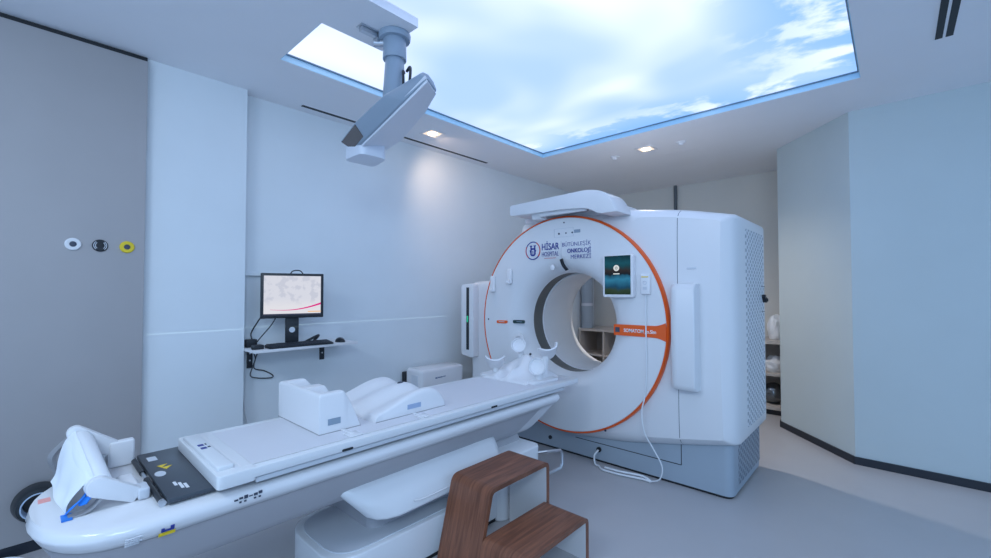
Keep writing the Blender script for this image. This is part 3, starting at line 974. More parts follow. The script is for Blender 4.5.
# breast board with arm cradles
bb = thing('arm_support_board', 'sculpted white arm rest board with curved cradles at the scanner end', 'support', (-2.09, 2.5, TZ))


def board_h(u_, v_):
    ridge = math.exp(-((v_ - 0.62) / 0.30) ** 2)
    h = 0.012 + 0.16 * ridge * (0.25 + 0.75 * math.exp(-((u_ - 0.52) / 0.34) ** 2))
    h -= 0.055 * math.exp(-((u_ - 0.40) / 0.15) ** 2 - ((v_ - 0.40) / 0.22) ** 2)
    h += 0.045 * math.exp(-((u_ - 0.28) / 0.08) ** 2 - ((v_ - 0.2) / 0.16) ** 2)
    h += 0.045 * math.exp(-((u_ - 0.56) / 0.07) ** 2 - ((v_ - 0.2) / 0.16) ** 2)
    e = min(u_, 1 - u_, v_, 1 - v_)
    return h * min(1, e / 0.05 + 0.25)


b = NB(); heightfield(b, -2.27, -1.86, 2.33, 2.72, 60, 60, board_h, TZ)
obj('base_board', b, CREAM, bb, 60)
for (x0, x1, y0_, y1_, rz) in ((-2.345, -2.20, 2.36, 2.60, 0.15), (-1.95, -1.80, 2.37, 2.64, -0.1)):
    M = Matrix.Translation(((x0 + x1) / 2, (y0_ + y1_) / 2, TZ)) @ Matrix.Rotation(rz, 4, 'Z')
    t = bmesh.new()
    prism(t, rpoly([(-(x1 - x0) / 2, -(y1_ - y0_) / 2), ((x1 - x0) / 2, -(y1_ - y0_) / 2), ((x1 - x0) / 2, (y1_ - y0_) / 2), (-(x1 - x0) / 2, (y1_ - y0_) / 2)], 0.03), 'z', 0.0, 0.018, 0.005, 2)
    t.transform(M)
    obj('side_flap', t, CREAM, bb)


def cradle(c, R, L, ax, up, arc=100, th=0.011):
    """curved U shell tapering to horn tips; ax = axis, up = opening direction"""
    c = Vector(c); ax = Vector(ax).normalized(); up = Vector(up); up = (up - ax * up.dot(ax)).normalized(); side = ax.cross(up)
    t = bmesh.new(); loops = []
    n = 28
    for i in range(n + 1):
        a = math.radians(-arc + 2 * arc * i / n)
        taper = (math.cos(a * 90 / arc) ** 0.6 if abs(a * 90 / arc) < PI / 2 - 1e-4 else 0) * 0.9 + 0.1
        d = side * math.sin(a) - up * math.cos(a)
        hl = L / 2 * taper
        o_, i_ = c + d * (R + th), c + d * R
        loops.append([o_ - ax * hl, o_ + ax * hl, i_ + ax * hl, i_ - ax * hl])
    loft(t, loops)
    return t


def bowl(c, R, nrm, depth=0.55, th=0.007):
    c = Vector(c); q = Vector(nrm).normalized().to_track_quat('Z', 'Y').to_matrix().to_4x4()
    M = Matrix.Translation(c) @ q
    pr = [(R * math.cos(a), -R * depth * math.sin(a)) for a in [k * PI / 2 / 8 for k in range(9)]]
    out = [(max(0.0005, r), z) for r, z in pr]
    inn = [(max(0.0004, r - th), z + (th if r < R * 0.9 else 0)) for r, z in pr]
    t = bmesh.new(); lathe(t, out[::-1] + [(R - th * 0.5, 0.004)] + inn, M, 32)
    return t


def post(a, c, r0, r1): return cyl(NB(), a, c, r0, r1, 20)


c1_ = obj('cradle', cradle((-2.24, 2.44, TZ + 0.150), 0.066, 0.15, (0.55, -0.62, 0.55), (0, 0, 1), 88), CREAM, bb)
obj('cradle_post', post((-2.25, 2.46, TZ + 0.005), (-2.24, 2.45, TZ + 0.066), 0.03, 0.022), CREAM, c1_)
c2_ = obj('cradle', cradle((-1.875, 2.60, TZ + 0.240), 0.062, 0.15, (0.55, -0.62, 0.55), (-0.25, -0.2, 1), 92), CREAM, bb)
obj('cradle_post', post((-1.90, 2.58, TZ + 0.03), (-1.885, 2.60, TZ + 0.165), 0.035, 0.024), CREAM, c2_)
c3_ = obj('cup', bowl((-2.10, 2.55, TZ + 0.232), 0.058, (0.45, -0.8, 0.35)), CREAM, bb)
obj('cup_post', post((-2.10, 2.60, TZ + 0.08), (-2.118, 2.590, TZ + 0.195), 0.034, 0.018), CREAM, c3_)
c4_ = obj('cup', bowl((-1.845, 2.44, TZ + 0.115), 0.062, (0.4, -0.85, 0.30)), CREAM, bb)
obj('cup_post', post((-1.87, 2.49, TZ + 0.004), (-1.863, 2.482, TZ + 0.088), 0.034, 0.020), CREAM, c4_)
obj('knob', ball(NB(), (-2.0, 2.565, TZ + 0.172), 0.009), BLACK, bb)
obj('knob', ball(NB(), (-1.93, 2.53, TZ + 0.13), 0.012), BLACK, bb)

# ------------------------------------------------------------------ paper roll holder on the table's near end
ph = thing('paper_roll_holder', 'white paper roll bracket with grey metal arms on the table end', 'holder', (-2.14, 0.2, 0.632))


def bar_plate(x0, x1, a, c, wa, wc):
    """rounded tapered plate in the y-z plane from a to c"""
    a = Vector(a); c = Vector(c); d = (c - a).normalized(); n_ = Vector((-d.y, d.x))
    pts = []
    for k in range(13):
        t = PI / 2 + PI * k / 12
        pts.append(a + d * wa * math.cos(t) + n_ * wa * math.sin(t))
    pts += [c - n_ * wc + d * wc * 0.6, c + n_ * wc + d * wc * 0.6]
    return prism(NB(), [tuple(p) for p in pts], 'x', x0, x1, 0.005, 2)


nb = obj('end_plate', bar_plate(-1.945, -1.915, (0.186, 0.708), (0.275, 0.656), 0.032, 0.024), CREAM, ph)
fb = obj('end_plate', bar_plate(-2.375, -2.335, (0.158, 0.795), (0.285, 0.69), 0.027, 0.036), CREAM, ph)
b = NB(); box(b, -2.372, -2.33, 0.255, 0.335, 0.633, 0.735, 0.008)
obj('bracket_foot', b, CREAM, ph)
b = NB(); box(b, -2.12, -1.96, 0.25, 0.30, 0.633, 0.668, 0.01)
obj('bracket_foot', b, CREAM, ph)
b = NB(); box(b, -1.98, -1.905, 0.285, 0.318, 0.633, 0.672, 0.008)
obj('bracket_foot', b, LGREY, ph)
b = NB(); cyl(b, (-2.31, 0.235, 0.634), (-2.31, 0.235, 0.70), 0.016, n=16)
obj('clamp_screw', b, STEEL, ph)
b = NB(); strap(b, [(-1.93, 0.20, 0.683), (-1.93, 0.175, 0.650), (-1.93, 0.150, 0.637), (-1.93, 0.115, 0.6355)], (0.014, 0, 0), 0.003)
obj('support_arm', b, GSTEEL, ph)
b = NB(); strap(b, [(-2.385, 0.15, 0.775), (-2.39, 0.11, 0.735), (-2.39, 0.095, 0.70), (-2.39, 0.115, 0.64)], (0.014, 0.006, 0), 0.006)
obj('support_arm', b, GSTEEL, ph)
# roll (own thing) with the loose sheet hanging from it
pr_ = thing('paper_roll', 'white roll of couch paper with a loose sheet hanging down', 'paper roll', (-2.14, 0.17, 0.70))
A, B_ = Vector((-2.333, 0.168, 0.768)), Vector((-1.948, 0.188, 0.706))
b = NB(); cyl(b, A, B_, 0.040, 0.036, 40, 0.004)
obj('roll', b, PAPER, pr_)
obj('roll_core', cyl(NB(), B_ + Vector((-0.001, 0, 0)), B_ + Vector((0.002, 0, 0)), 0.016, n=20), DARK, pr_)
b = NB(); loops = []
for k in range(17):
    s = k / 16
    P = A.lerp(B_, s)
    top = P + Vector((0, -0.012, 0.041 - 0.004 * s))
    mid = P + Vector((0, -0.040 + 0.002 * s, 0.008 + 0.004 * math.sin(9 * s)))
    low = Vector((P.x, 0.105 + 0.012 * s + 0.006 * math.sin(12 * s), 0.662))
    end = Vector((P.x, 0.088 + 0.02 * s + 0.005 * math.sin(7 * s + 1), 0.6355))
    pts = smooth_path([top, mid, (mid + low) / 2 + Vector((0, -0.004, 0)), low, end], 4)
    th = Vector((0, -0.0012, 0.0004))
    loops.append([p for p in pts] + [p + th for p in reversed(pts)])
loft(b, loops)
obj('loose_sheet', b, PAPER, pr_, 60)
b = NB(); strap(b, [(-1.94, 0.158, 0.690), (-1.942, 0.135, 0.665), (-1.945, 0.112, 0.645)], (0.0, 0.009, 0.012), 0.002)
strap(b, [(-1.958, 0.152, 0.680), (-1.945, 0.15, 0.668), (-1.925, 0.165, 0.675)], (0.0, 0.008, 0.012), 0.002)
box(b, -1.955, -1.905, 0.10, 0.125, 0.633, 0.638)
obj('blue_tape', b, BLUEP, ph)

# ------------------------------------------------------------------ step stool
ss = thing('step_stool', 'two-step walnut stool of bent board with white inside', 'step stool', (-1.42, 1.7, 0))


def bent(x0, x1, path, th, rad):
    """board bent along a (y,z) path, th measured inwards"""
    P = rpoly(path, [0] + [rad] * (len(path) - 2) + [0], 8)
    n = len(P)
    outer = [Vector(p) for p in P]; inner = []
    for i in range(n):
        a = outer[max(i - 1, 0)]; c = outer[min(i + 1, n - 1)]
        d = (c - a).normalized(); inner.append(outer[i] + Vector((d.y, -d.x)) * th)
    inner[0].y = 0 if outer[0].y == 0 else inner[0].y
    inner[-1].y = 0 if outer[-1].y == 0 else inner[-1].y
    for q in inner: q.y = max(q.y, 0.0)
    return outer, inner


def bent_mesh(x0, x1, outer, inner, bev=0.0):
    bm = NB(); n = len(outer)
    loft(bm, [[(x0, o.x, o.y), (x1, o.x, o.y), (x1, i.x, i.y), (x0, i.x, i.y)] for o, i in zip(outer, inner)])
    return bm


for nm, x0, x1, path in (('upper_step', -1.688, -1.418, [(1.408, 0.0), (1.515, 0.41), (1.985, 0.41), (1.985, 0.0)]),
                         ('lower_step', -1.414, -1.158, [(1.404, 0.0), (1.455, 0.21), (1.958, 0.21), (1.958, 0.0)])):
    o_, i_ = bent(x0, x1, path, 0.022, 0.04)
    part = obj(nm, bent_mesh(x0, x1, o_, i_), WOOD, ss, 40)
    i2 = []
    n = len(i_)
    for k in range(n):
        d = (i_[min(k + 1, n - 1)] - i_[max(k - 1, 0)]).normalized(); q = i_[k] + Vector((d.y, -d.x)) * 0.004; q.y = max(q.y, 0.0); i2.append(q)
    obj('lining', bent_mesh(x0 + 0.004, x1 - 0.004, i_, i2), SHELFW, part, 40, 'white laminate lining')

# ------------------------------------------------------------------ wall shelf with workstation
SZ = 0.945
ws = thing('wall_shelf', 'pale wall shelf on black brackets under the monitor', 'shelf', (-3.29, 1.45, SZ))
obj('shelf_board', box(NB(), -3.43, -3.140, 1.062, 1.815, SZ - 0.02, SZ, 0.002, 2), SHELFW, ws)
for y in (1.125, 1.66):
    b = NB()
    box(b, -3.43, -3.42, y - 0.018, y + 0.018, SZ - 0.155, SZ - 0.02); box(b, -3.42, -3.20, y - 0.018, y + 0.018, SZ - 0.028, SZ - 0.02)
    br = obj('bracket', b, BLACK, ws)
    for z in (0.05, 0.10): obj('screw', cyl(NB(), (-3.4205, y, SZ - z), (-3.417, y, SZ - z), 0.006, n=12), STEEL, br)

MT = math.radians(17.5)
mon = thing('computer_monitor', 'black flat monitor showing a pale world map on the wall shelf', 'monitor', (-3.235, 1.345, SZ), (0, 0, -MT + PI / 2))
# local: x right along the screen, -y towards viewer, z up
MM = WM[mon.name]


def lbox(*a, **k):
    bm = NB(); box(bm, *a, **k); bm.transform(MM); return bm


W2, ZB, ZT = 0.208, 0.203, 0.525
hs = obj('housing', lbox(-W2, W2, -0.02, 0.022, ZB, ZT, bev=0.006), BLACK, mon)


def map_mat():
    m = bpy.data.materials.new('pale map on screen'); m.use_nodes = True
    nt = m.node_tree; nt.nodes.remove(nt.nodes['Principled BSDF'])
    tc = nt.nodes.new('ShaderNodeTexCoord')
    n = nt.nodes.new('ShaderNodeTexNoise'); n.inputs['Scale'].default_value = 5.5; n.inputs['Detail'].default_value = 7
    mp = nt.nodes.new('ShaderNodeMapping'); mp.inputs['Scale'].default_value = (1.3, 0.01, 1); mp.inputs['Location'].default_value = (0.4, 0, 1.7)
    nt.links.new(tc.outputs['Generated'], mp.inputs[0]); nt.links.new(mp.outputs[0], n.inputs['Vector'])
    r = nt.nodes.new('ShaderNodeValToRGB')
    r.color_ramp.elements[0].position = 0.50; r.color_ramp.elements[0].color = (0.80, 0.82, 0.92, 1)
    r.color_ramp.elements[1].position = 0.56; r.color_ramp.elements[1].color = (0.68, 0.71, 0.83, 1)
    nt.links.new(n.outputs['Fac'], r.inputs['Fac'])
    sp = nt.nodes.new('ShaderNodeSeparateXYZ'); nt.links.new(tc.outputs['Generated'], sp.inputs[0])
    r2 = nt.nodes.new('ShaderNodeValToRGB')
    r2.color_ramp.elements[0].position = 0.22; r2.color_ramp.elements[0].color = (0, 0, 0, 1)
    r2.color_ramp.elements[1].position = 0.42; r2.color_ramp.elements[1].color = (1, 1, 1, 1)
    nt.links.new(sp.outputs[2], r2.inputs['Fac'])
    mx = nt.nodes.new('ShaderNodeMix'); mx.data_type = 'RGBA'; mx.inputs[6].default_value = (0.88, 0.88, 0.94, 1)
    nt.links.new(r2.outputs['Color'], mx.inputs[0]); nt.links.new(r.outputs['Color'], mx.inputs[7])
    e = nt.nodes.new('ShaderNodeEmission'); e.inputs[1].default_value = 0.58
    nt.links.new(mx.outputs[2], e.inputs[0]); nt.links.new(e.outputs[0], nt.nodes['Material Output'].inputs[0])
    return m


scn = obj('screen', lbox(-W2 + 0.02, W2 - 0.02, -0.0215, -0.019, ZB + 0.022, ZT - 0.018), map_mat(), mon)
bm = NB(); loops = []
for k in range(25):
    s = k / 24; x = -W2 + 0.06 + s * (2 * W2 - 0.08); z = ZB + 0.062 - 0.012 * math.sin(s * PI * 0.9) + 0.045 * s * s
    hw = 0.001 + 0.006 * s ** 1.5
    loops.append([(x, -0.0228, z - hw), (x, -0.0228, z + hw), (x, -0.0216, z + hw), (x, -0.0216, z - hw)])
loft(bm, loops); bm.transform(MM)
obj('swoosh', bm, emit('magenta on screen', (0.62, 0.02, 0.22), 0.8), scn)
obj('task_bar', lbox(-W2 + 0.02, W2 - 0.02, -0.0228, -0.0216, ZB + 0.022, ZB + 0.032), emit('task bar on screen', (0.06, 0.07, 0.12), 0.6), scn)
bm = lbox(0.10, 0.19, -0.0228, -0.0216, ZB + 0.042, ZB + 0.048)
obj('screen_logo', bm, emit('orange on screen', (0.75, 0.40, 0.15), 0.8), scn)
bm = NB(); box(bm, -0.045, 0.045, 0.022, 0.05, 0.02, 0.30, 0.006); bm.transform(MM)
stnd = obj('stand', bm, BLACK, mon)
bm = NB(); cyl(bm, (0, 0.021, 0.115), (0, 0.0195, 0.115), 0.02, n=24); bm.transform(MM)
obj('cable_hole', bm, LGREY, stnd)
obj('foot', lbox(-0.10, 0.10, 0.022, 0.105, 0.0, 0.016, bev=0.005), BLACK, mon)
bm = NB(); tube(bm, [(-0.02, 0.03, ZT - 0.02), (0.0, 0.035, ZT + 0.018), (0.05, 0.035, ZT + 0.022), (0.085, 0.03, ZT - 0.02)], 0.004); bm.transform(MM)
obj('cable_loop', bm, BLACK, mon)

KM = Matrix.Translation((-3.170, 1.385, SZ)) @ Matrix.Rotation(PI / 2 - math.radians(2), 4, 'Z')
kb = thing('keyboard', 'black keyboard on the wall shelf in front of the monitor', 'keyboard', (-3.170, 1.385, SZ), (0, 0, PI / 2 - math.radians(2)))
bm = NB(); prism(bm, [(-0.032, 0.0), (0.075, 0.0), (0.075, 0.024), (-0.032, 0.012)], 'x', -0.225, 0.225, 0.003, 2); bm.transform(KM)
obj('case', bm, BLACK, kb)
KEY = mat('charcoal key caps', (0.035, 0.04, 0.05), 0.45, vary=0.1)
bm = NB()
for r in range(5):
    for c in range(21):
        x = -0.215 + c * 0.0206; y = -0.024 + r * 0.0195; z = 0.0125 + (y + 0.032) * 0.112
        box(bm, x, x + 0.017, y, y + 0.016, z, z + 0.005)
bm.transform(KM); obj('keys', bm, KEY, kb)
ms = thing('computer_mouse', 'black mouse at the right end of the wall shelf', 'mouse', (-3.205, 1.70, SZ), (0, 0, PI / 2))
bm = NB(); ball(bm, (0, 0, 0.0), 1, (0.031, 0.055, 0.036), 24)
for v in bm.verts: v.co.z = max(v.co.z, 0.0)
bmesh.ops.remove_doubles(bm, verts=bm.verts, dist=1e-5)
bm.transform(WM[ms.name]); obj('body', bm, BLACK, ms)
bm = NB(); cyl(bm, (-0.004, -0.028, 0.030), (0.004, -0.028, 0.030), 0.007, n=14); bm.transform(WM[ms.name]); obj('scroll_wheel', bm, GSTEEL, ms)

b = NB(); box(b, -3.25, -3.19, 1.075, 1.14, SZ, SZ + 0.03, 0.006)
solo('power_adapter', b, BLACK, 'small black box at the left end of the shelf beside the keyboard', 'adapter')
b = NB(); box(b, -3.40, -3.35, 1.08, 1.15, SZ, SZ + 0.055, 0.006)
solo('power_adapter', b, BLACK, 'small black box standing against the wall behind the shelf end', 'adapter')
b = NB(); tube(b, [(-3.36, 1.56, SZ + 0.006), (-3.30, 1.57, SZ + 0.05), (-3.26, 1.54, SZ + 0.055), (-3.26, 1.48, SZ + 0.03), (-3.30, 1.46, SZ + 0.008)], 0.010)
solo('headset', b, BLACK, 'black curved handset lying behind the monitor stand', 'headset')
# cables at the shelf
b = NB(); tube(b, [(-3.375, 1.12, SZ + 0.055), (-3.38, 1.12, 1.05), (-3.34, 1.17, 1.16), (-3.32, 1.20, 1.20), (-3.30, 1.23, 1.215)], 0.005)
solo('monitor_cable', b, BLACK, 'black cable arching from shelf box up to the monitor', 'cable')
b = NB(); tube(b, [(-3.345, 1.14, SZ + 0.03), (-3.33, 1.17, 1.02), (-3.29, 1.22, 1.10), (-3.275, 1.245, 1.155), (-3.27, 1.26, 1.19)], 0.004)
solo('monitor_cable', b, BLACK, 'short straight black cable slanting behind the monitor lower left corner', 'cable')
b = NB(); tube(b, [(-3.25, 1.075, SZ + 0.015), (-3.18, 1.066, SZ - 0.01), (-3.14, 1.066, SZ - 0.05), (-3.17, 1.065, 0.85), (-3.3, 1.09, 0.76), (-3.41, 1.17, 0.715), (-3.42, 1.27, 0.70), (-3.42, 1.28, 0.72), (-3.42, 1.22, 0.76), (-3.41, 1.15, 0.79), (-3.38, 1.155, 0.88), (-3.36, 1.17, 0.92)], 0.004)
solo('hanging_cable', b, BLACK, 'black cable hanging in a loop below the wall shelf', 'cable')
b = NB(); tube(b, [(-3.42, 1.075, SZ - 0.022), (-3.42, 1.078, 0.8), (-3.42, 1.09, 0.55), (-3.42, 1.14, 0.30), (-3.422, 1.2, 0.065)], 0.004)
solo('wall_cable', b, CABW, 'thin white cable running down the wall under the shelf corner', 'cable')
b = NB(); box(b, -3.43, -3.405, 1.065, 1.62, 1.452, 1.480, 0.002, 1)
solo('cable_trunking', b, WALL, 'short pale cable duct on the wall behind the monitor', 'cable duct')

# ------------------------------------------------------------------ white cabinet against the left wall
cb = thing('equipment_cabinet', 'low white rounded unit against the left wall behind the table', 'cabinet', (-3.28, 2.65, 0))
obj('housing', box(NB(), -3.395, -3.15, 2.455, 2.975, 0.03, 0.622, 0.03, 4), WHITE2, cb)
obj('rear_panel', box(NB(), -3.425, -3.38, 2.435, 2.94, 0.02, 0.585, 0.01), BLACK, cb)
obj('foot_plate', box(NB(), -3.38, -3.17, 2.44, 2.91, 0.0, 0.035), BLACK, cb)
obj('side_inset', box(NB(), -3.30, -3.20, 2.4515, 2.458, 0.10, 0.57, 0.004), LGREY, cb)
b = NB()
for k, (y0_, y1_) in enumerate(((2.615, 2.64), (2.645, 2.70), (2.705, 2.74))): box(b, -3.1515, -3.1485, y0_, y1_, 0.528 + 0.003 * k, 0.541)
obj('print', b, mat('blue grey print', (0.14, 0.20, 0.32), 0.5, vary=0.05), cb)

# ------------------------------------------------------------------ door buttons
def wall_ring(name, y, z, m_out, m_in, label, glyph=None):
    r = thing(name, label, 'button', (-3.30, y, z))
    M = Matrix.Translation((-3.30, y, z)) @ Matrix.Rotation(PI / 2, 4, 'Y')
    b = NB(); lathe(b, [(0.034, 0.0), (0.034, 0.006), (0.030, 0.010), (0.016, 0.010), (0.014, 0.006)], M, 36)
    obj('rim', b, m_out, r)
    b = NB(); lathe(b, [(0.0145, 0.0061), (0.0145, 0.008), (0.008, 0.0095), (0.001, 0.0095)], M, 24)
    obj('cap', b, m_in, r)
    return r, M


wall_ring('door_button', 0.192, 1.60, WHITE2, PRINT, 'round white door button with dark centre', None)
r, M = wall_ring('door_button', 0.302, 1.60, BLACK, DARK, 'round black door button with pale symbol')
b = NB()
for rr, aa in ((0.019, 50), (0.026, 50)):
    for s in (0, PI):
        loops = []
        for k in range(9):
            a = s + math.radians(-aa + 2 * aa * k / 8)
            loops.append([M @ Vector((rad * math.sin(a) * 1.0, rad * math.cos(a), zz)) for rad, zz in ((rr, 0.0095), (rr + 0.003, 0.0095), (rr + 0.003, 0.0112), (rr, 0.0112))])
        loft(b, loops)
obj('symbol', b, LGREY, r)
wall_ring('door_button', 0.419, 1.60, mat('yellow plastic', (0.78, 0.58, 0.02), 0.4, vary=0.03), PRINT, 'round yellow door button with dark centre')

# black cone-shaped reel low on the door
rl = thing('cable_reel', 'round black reel with pale inner ring low beside the table end', 'reel', (-3.30, 0.06, 0.29))
M = Matrix.Translation((-3.30, 0.085, 0.262)) @ Matrix.Scale(0.92, 4) @ Matrix.Rotation(PI / 2, 4, 'Y')
b = NB(); lathe(b, [(0.085, 0.0), (0.100, 0.01), (0.105, 0.03), (0.092, 0.09), (0.086, 0.105), (0.070, 0.108), (0.066, 0.100), (0.060, 0.03), (0.001, 0.03)], M, 48)
obj('rim', b, mat('black rubber', (0.02, 0.025, 0.03), 0.35, vary=0.1), rl)
b = NB(); lathe(b, [(0.070, 0.104), (0.072, 0.112), (0.066, 0.114), (0.0635, 0.104), (0.0605, 0.05), (0.062, 0.05)], M, 48, cap=False)
obj('inner_ring', b, mat('pale blue ring', (0.42, 0.52, 0.66), 0.35, vary=0.02), rl)
b = NB(); tube(b, [(-3.275, -0.45, 0.012), (-3.275, -0.2, 0.014), (-3.272, -0.06, 0.018), (-3.25, 0.0, 0.016), (-3.18, 0.045, 0.012), (-3.05, 0.06, 0.012), (-2.85, 0.05, 0.012), (-2.65, 0.0, 0.012)], 0.011)
solo('floor_cable', b, CABW, 'thick white cable lying on the floor at the door foot', 'cable')

# ------------------------------------------------------------------ ceiling camera pod
cp_ = thing('ceiling_camera', 'blue-grey camera pod hanging from the ceiling on a round post', 'camera', (-2.07, 1.40, H))
PX, PY = -2.015, 1.375
obj('flange', cyl(NB(), (PX, PY, H), (PX, PY, H - 0.035), 0.088, 0.084, 40, 0.006), PODG, cp_)
obj('upper_post', cyl(NB(), (PX, PY, H - 0.03), (PX, PY, 2.615), 0.062, 0.064, 40, 0.004), PODG, cp_)
obj('lower_post', cyl(NB(), (PX, PY, 2.62), (PX, PY, 2.33), 0.050, 0.068, 40, 0.003), PODG, cp_)
KA, KB = Vector((-2.40, 1.372, 2.205)), Vector((-1.557, 1.243, 2.322))
# lower keel, both upper side edges, top skin
side_n = [Vector(p) for p in ((-2.575, 1.351, 2.286), (-2.309, 1.300, 2.325), (-1.963, 1.270, 2.372), (-1.69, 1.300, 2.402))]
side_p = [Vector(p) for p in ((-2.596, 1.596, 2.243), (-2.24, 1.590, 2.292), (-1.885, 1.49, 2.337), (-1.70, 1.415, 2.362))]
keel = [Vector((-2.44, 1.374, 2.205)), Vector((-2.15, 1.330, 2.243)), Vector((-1.80, 1.278, 2.288)), Vector((-1.557, 1.243, 2.322))]
ends = [0, 1, 2, 3]
b = NB(); loops = []
for k in ends:
    n_, c_, p_ = side_n[k], keel[k], side_p[k]
    tp = (p_ + n_) / 2 + Vector((0, 0.0, 0.045))
    tn = n_.lerp(tp, 0.35) + Vector((0, 0, 0.014)); tq = p_.lerp(tp, 0.35) + Vector((0, 0, 0.018))
    loops.append([c_, n_, tn, tp, tq, p_])
t = NB(); loft(t, loops)
bmesh.ops.recalc_face_normals(t, faces=t.faces)
bmesh.ops.bevel(t, geom=t.edges[:], offset=0.010, segments=3, profile=0.5, affect='EDGES', clamp_overlap=True)
body = obj('pod', t, PODG, cp_, 40)
# pale under face, a thin skin under the pod
dn = Vector((0.02, 0.10, -0.30)).normalized() * 0.004
b = NB()
loops = []
for k in ends:
    c_, p_ = keel[k], side_p[k]
    e0 = c_.lerp(p_, 0.04); e1 = c_.lerp(p_, 0.96)
    ka, kb_ = max(k - 1, 0), min(k + 1, 3)
    nv = (keel[kb_] - keel[ka]).cross(p_ - c_).normalized()
    if nv.z > 0: nv = -nv
    if k == 0: sh = (keel[1] - keel[0]) * 0.04
    elif k == 3: sh = (keel[2] - keel[3]) * 0.06
    else: sh = Vector()
    loops.append([e0 + sh + nv * 0.011, e1 + sh + nv * 0.011, e1 + sh - nv * 0.02, e0 + sh - nv * 0.02])
loft(b, loops)
obj('under_face', b, PODW, cp_)
# dark lens window on the narrow side, at the far end
b = NB()
q0, q1, q2, q3 = side_n[0].lerp(side_n[1], 0.05), side_n[0].lerp(side_n[1], 1.0), keel[0].lerp(keel[1], 0.60), keel[0].lerp(keel[1], 0.02)
out = Vector((-0.2, -0.9, -0.45)).normalized()
quad = [q0.lerp(q3, 0.1), q1.lerp(q2, 0.1), q1.lerp(q2, 0.82), q0.lerp(q3, 0.9)]
loft(b, [[p - out * 0.012 for p in quad], [p + out * 0.003 for p in quad]])
obj('lens_window', b, PODD, cp_)
# projector foot beneath the far end
b = NB(); prism(b, rpoly([(-2.545, 1.36), (-2.33, 1.36), (-2.33, 1.54), (-2.545, 1.575)], 0.05, 8), 'z', 2.165, 2.27, 0.012, 3)
obj('projector_foot', b, PODW, cp_)
b = NB(); tube(b, [(PX + 0.045, PY + 0.05, 2.56), (PX + 0.10, PY + 0.03, 2.555), (PX + 0.13, PY + 0.01, 2.50), (PX + 0.13, PY, 2.40)], 0.008)
tube(b, [(PX + 0.05, PY + 0.03, 2.54), (PX + 0.08, PY + 0.0, 2.53), (PX + 0.095, PY - 0.01, 2.48), (PX + 0.095, PY - 0.01, 2.40)], 0.006)
obj('cable', b, BLACK, cp_)
b = NB(); box(b, -2.105, -2.045, 1.19, 1.31, H - 0.006, H, 0.002, 1); box(b, -2.09, -2.06, 1.20, 1.30, H - 0.03, H - 0.006, 0.002, 1); cyl(b, (-2.10, 1.30, H - 0.045), (-2.06, 1.34, H - 0.045), 0.022, n=20)
box(b, -2.10, -2.06, 1.29, 1.33, H - 0.05, H - 0.005, 0.003, 1)
obj('cable_gland', b, STEEL, cp_)

# ------------------------------------------------------------------ ceiling fittings
WARM = emit('warm lamp', (1.0, 0.80, 0.58), 7.0)
LAMPBACK = emit('warm diffuser', (1.0, 0.80, 0.64), 0.8)


def downlight(x, y, label, power, aim=(0, 0, -1), tint=(1.0, 0.74, 0.54)):
    r = thing('downlight', label, 'ceiling light', (x, y, H), group='square recessed downlights')
    b = NB(); s = 0.085
    for q in ((-s, s, -s, -s + 0.02), (-s, s, s - 0.02, s), (-s, -s + 0.02, -s + 0.02, s - 0.02), (s - 0.02, s, -s + 0.02, s - 0.02)):
        box(b, x + q[0], x + q[1], y + q[2], y + q[3], H - 0.006, H, 0.001, 1)
    obj('frame', b, CREAM, r)
    obj('reflector', box(NB(), x - 0.062, x + 0.062, y - 0.062, y + 0.062, H - 0.003, H - 0.0005), LAMPBACK, r)
    b = NB(); cyl(b, (x, y, H - 0.003), (x, y, H - 0.007), 0.045, n=28)
    obj('lamp', b, WARM, r)
    d = bpy.data.lights.new('downlight_beam', 'SPOT'); d.energy = power; d.color = tint
    d.spot_size = math.radians(125); d.spot_blend = 1.0; d.shadow_soft_size = 0.045
    o = bpy.data.objects.new('downlight_beam', d); COL.objects.link(o); o.parent = r; o.location = (0, 0, -0.02)
    o.rotation_euler = Vector(aim).to_track_quat('-Z', 'Y').to_euler()
    return r


downlight(-3.045, 2.485, 'square downlight beside the left wall near the slot vent', 12, (-0.22, 0.75, -0.62))
downlight(-1.81, 4.20, 'square downlight in the ceiling above the scanner', 75, (0.12, 0.05, -1), (1.0, 0.95, 0.92))


def slot_vent(x0, x1, y0_, y1_, label, two=False):
    r = thing('slot_vent', label, 'vent', ((x0 + x1) / 2, (y0_ + y1_) / 2, H))
    obj('frame', box(NB(), x0, x1, y0_, y1_, H - 0.004, H), CEIL, r)
    if two:
        xm = (x0 + x1) / 2
        for a, c in ((x0 + 0.008, xm - 0.006), (xm + 0.006, x1 - 0.008)): obj('slot', box(NB(), a, c, y0_ + 0.01, y1_ - 0.01, H - 0.0055, H - 0.003), DARK, r)
    else:
        obj('slot', box(NB(), x0 + 0.008, x1 - 0.008, y0_ + 0.008, y1_ - 0.008, H - 0.0055, H - 0.003), DARK, r)


slot_vent(-3.335, -3.285, 1.42, 3.48, 'long dark slot vent in the ceiling along the left wall')
slot_vent(0.18, 0.268, 1.6, 3.46, 'double slot vent in the ceiling at upper right', True)
for x, y, lb_ in ((-2.166, 4.24, 'small white ceiling sensor left of the downlight above the scanner'), (-1.481, 4.233, 'small white ceiling sensor right of the downlight above the scanner')):
    b = NB(); cyl(b, (x, y, H), (x, y, H - 0.012), 0.045, n=28, bev=0.003); cyl(b, (x, y, H - 0.01), (x, y, H - 0.03), 0.025, 0.018, n=24)
    solo('ceiling_sensor', b, CEIL, lb_, 'sensor')
b = NB(); box(b, -1.74, -1.44, 4.52, 4.74, H - 0.003, H, 0.001, 1)
solo('access_hatch', b, CEIL, 'flat white access hatch in the ceiling near the back wall', 'hatch')

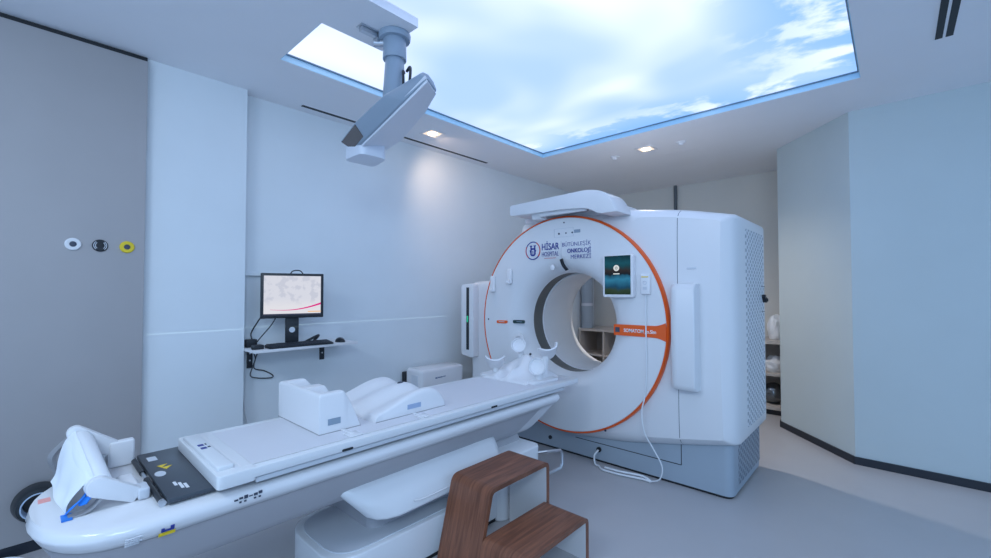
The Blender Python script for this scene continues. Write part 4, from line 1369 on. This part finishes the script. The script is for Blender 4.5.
# ------------------------------------------------------------------ back of the room
b = NB(); cyl(b, (-2.17, 5.97, 1.0), (-2.17, 5.97, H), 0.022, n=16)
solo('conduit', b, mat('dark grey conduit', (0.10, 0.12, 0.14), 0.4, vary=0.05), 'thin dark conduit rising on the back wall above the scanner', 'pipe')
b = NB(); cyl(b, (-3.33, 5.62, 0.80), (-3.33, 5.62, 2.3), 0.085, n=28)
dp = solo('duct_pipe', b, PIPE, 'blue-grey vertical pipe seen through the scanner ring', 'pipe')
b = NB(); cyl(b, (-3.33, 5.62, 1.12), (-3.33, 5.62, 1.16), 0.09, n=28)
obj('collar', b, LGREY, dp)
cu = thing('storage_unit', 'long low beige open shelf unit along the back wall', 'shelving', (-2.1, 5.8, 0))
SX0, SX1, SY0, SY1, ST = -3.40, -0.872, 5.50, 5.985, 0.80
obj('top_board', box(NB(), SX0, SX1, SY0, SY1, ST - 0.035, ST), BEIGE, cu)
obj('bottom_board', box(NB(), SX0, SX1, SY0, SY1, 0.06, 0.09), BEIGE, cu)
obj('plinth', box(NB(), SX0, SX1, SY0 + 0.04, SY1, 0.0, 0.06), BASEB, cu)
obj('back_panel', box(NB(), SX0, SX1, SY1 - 0.012, SY1, 0.09, ST - 0.035), BEIGE, cu)
xs = [SX0, -3.02, -2.45, -1.9, -1.35, SX1 - 0.025]
for x in xs: obj('divider', box(NB(), x, x + 0.025, SY0, SY1 - 0.012, 0.09, ST - 0.035), BEIGE, cu)
for a, c in zip(xs, xs[1:]): obj('shelf', box(NB(), a + 0.025, c, SY0 + 0.01, SY1 - 0.012, 0.42, 0.445), BEIGE, cu)


def crumple(c, sx, sy, sz, seed):
    rnd = random.Random(seed)
    t = bmesh.new(); bmesh.ops.create_icosphere(t, subdivisions=4, radius=1)
    ks_ = [(Vector((rnd.uniform(-1, 1), rnd.uniform(-1, 1), rnd.uniform(-1, 1))).normalized(), rnd.uniform(2, 7), rnd.uniform(0, 6)) for _ in range(9)]
    for v in t.verts:
        d = v.co.normalized(); s = 1 + sum(0.06 * abs(math.sin(k[1] * d.dot(k[0]) + k[2])) for k in ks_) - 0.2
        v.co = Vector((d.x * sx * s, d.y * sy * s, max(d.z * sz * s, -sz * 0.7)))
    zmin = min(v.co.z for v in t.verts)
    t.transform(Matrix.Translation((c[0], c[1], c[2] - zmin)))
    return t


solo('plastic_bag', crumple((-0.985, 5.72, ST), 0.075, 0.10, 0.15, 3), BAG, 'crumpled white bag on top of the back shelf unit', 'bag')
solo('plastic_bag', crumple((-1.0, 5.70, 0.445), 0.09, 0.12, 0.095, 8), BAG, 'crumpled pale bag on the middle shelf right of the scanner', 'bag')
b = NB(); ball(b, (-1.02, 5.70, 0.09 + 0.115), 0.115, (0.95, 1, 1), 32)
solo('metal_bowl', b, mat('dark steel', (0.20, 0.22, 0.24), 0.25, 0.9, vary=0.05), 'dark shiny round vessel on the lowest shelf right of the scanner', 'vessel')
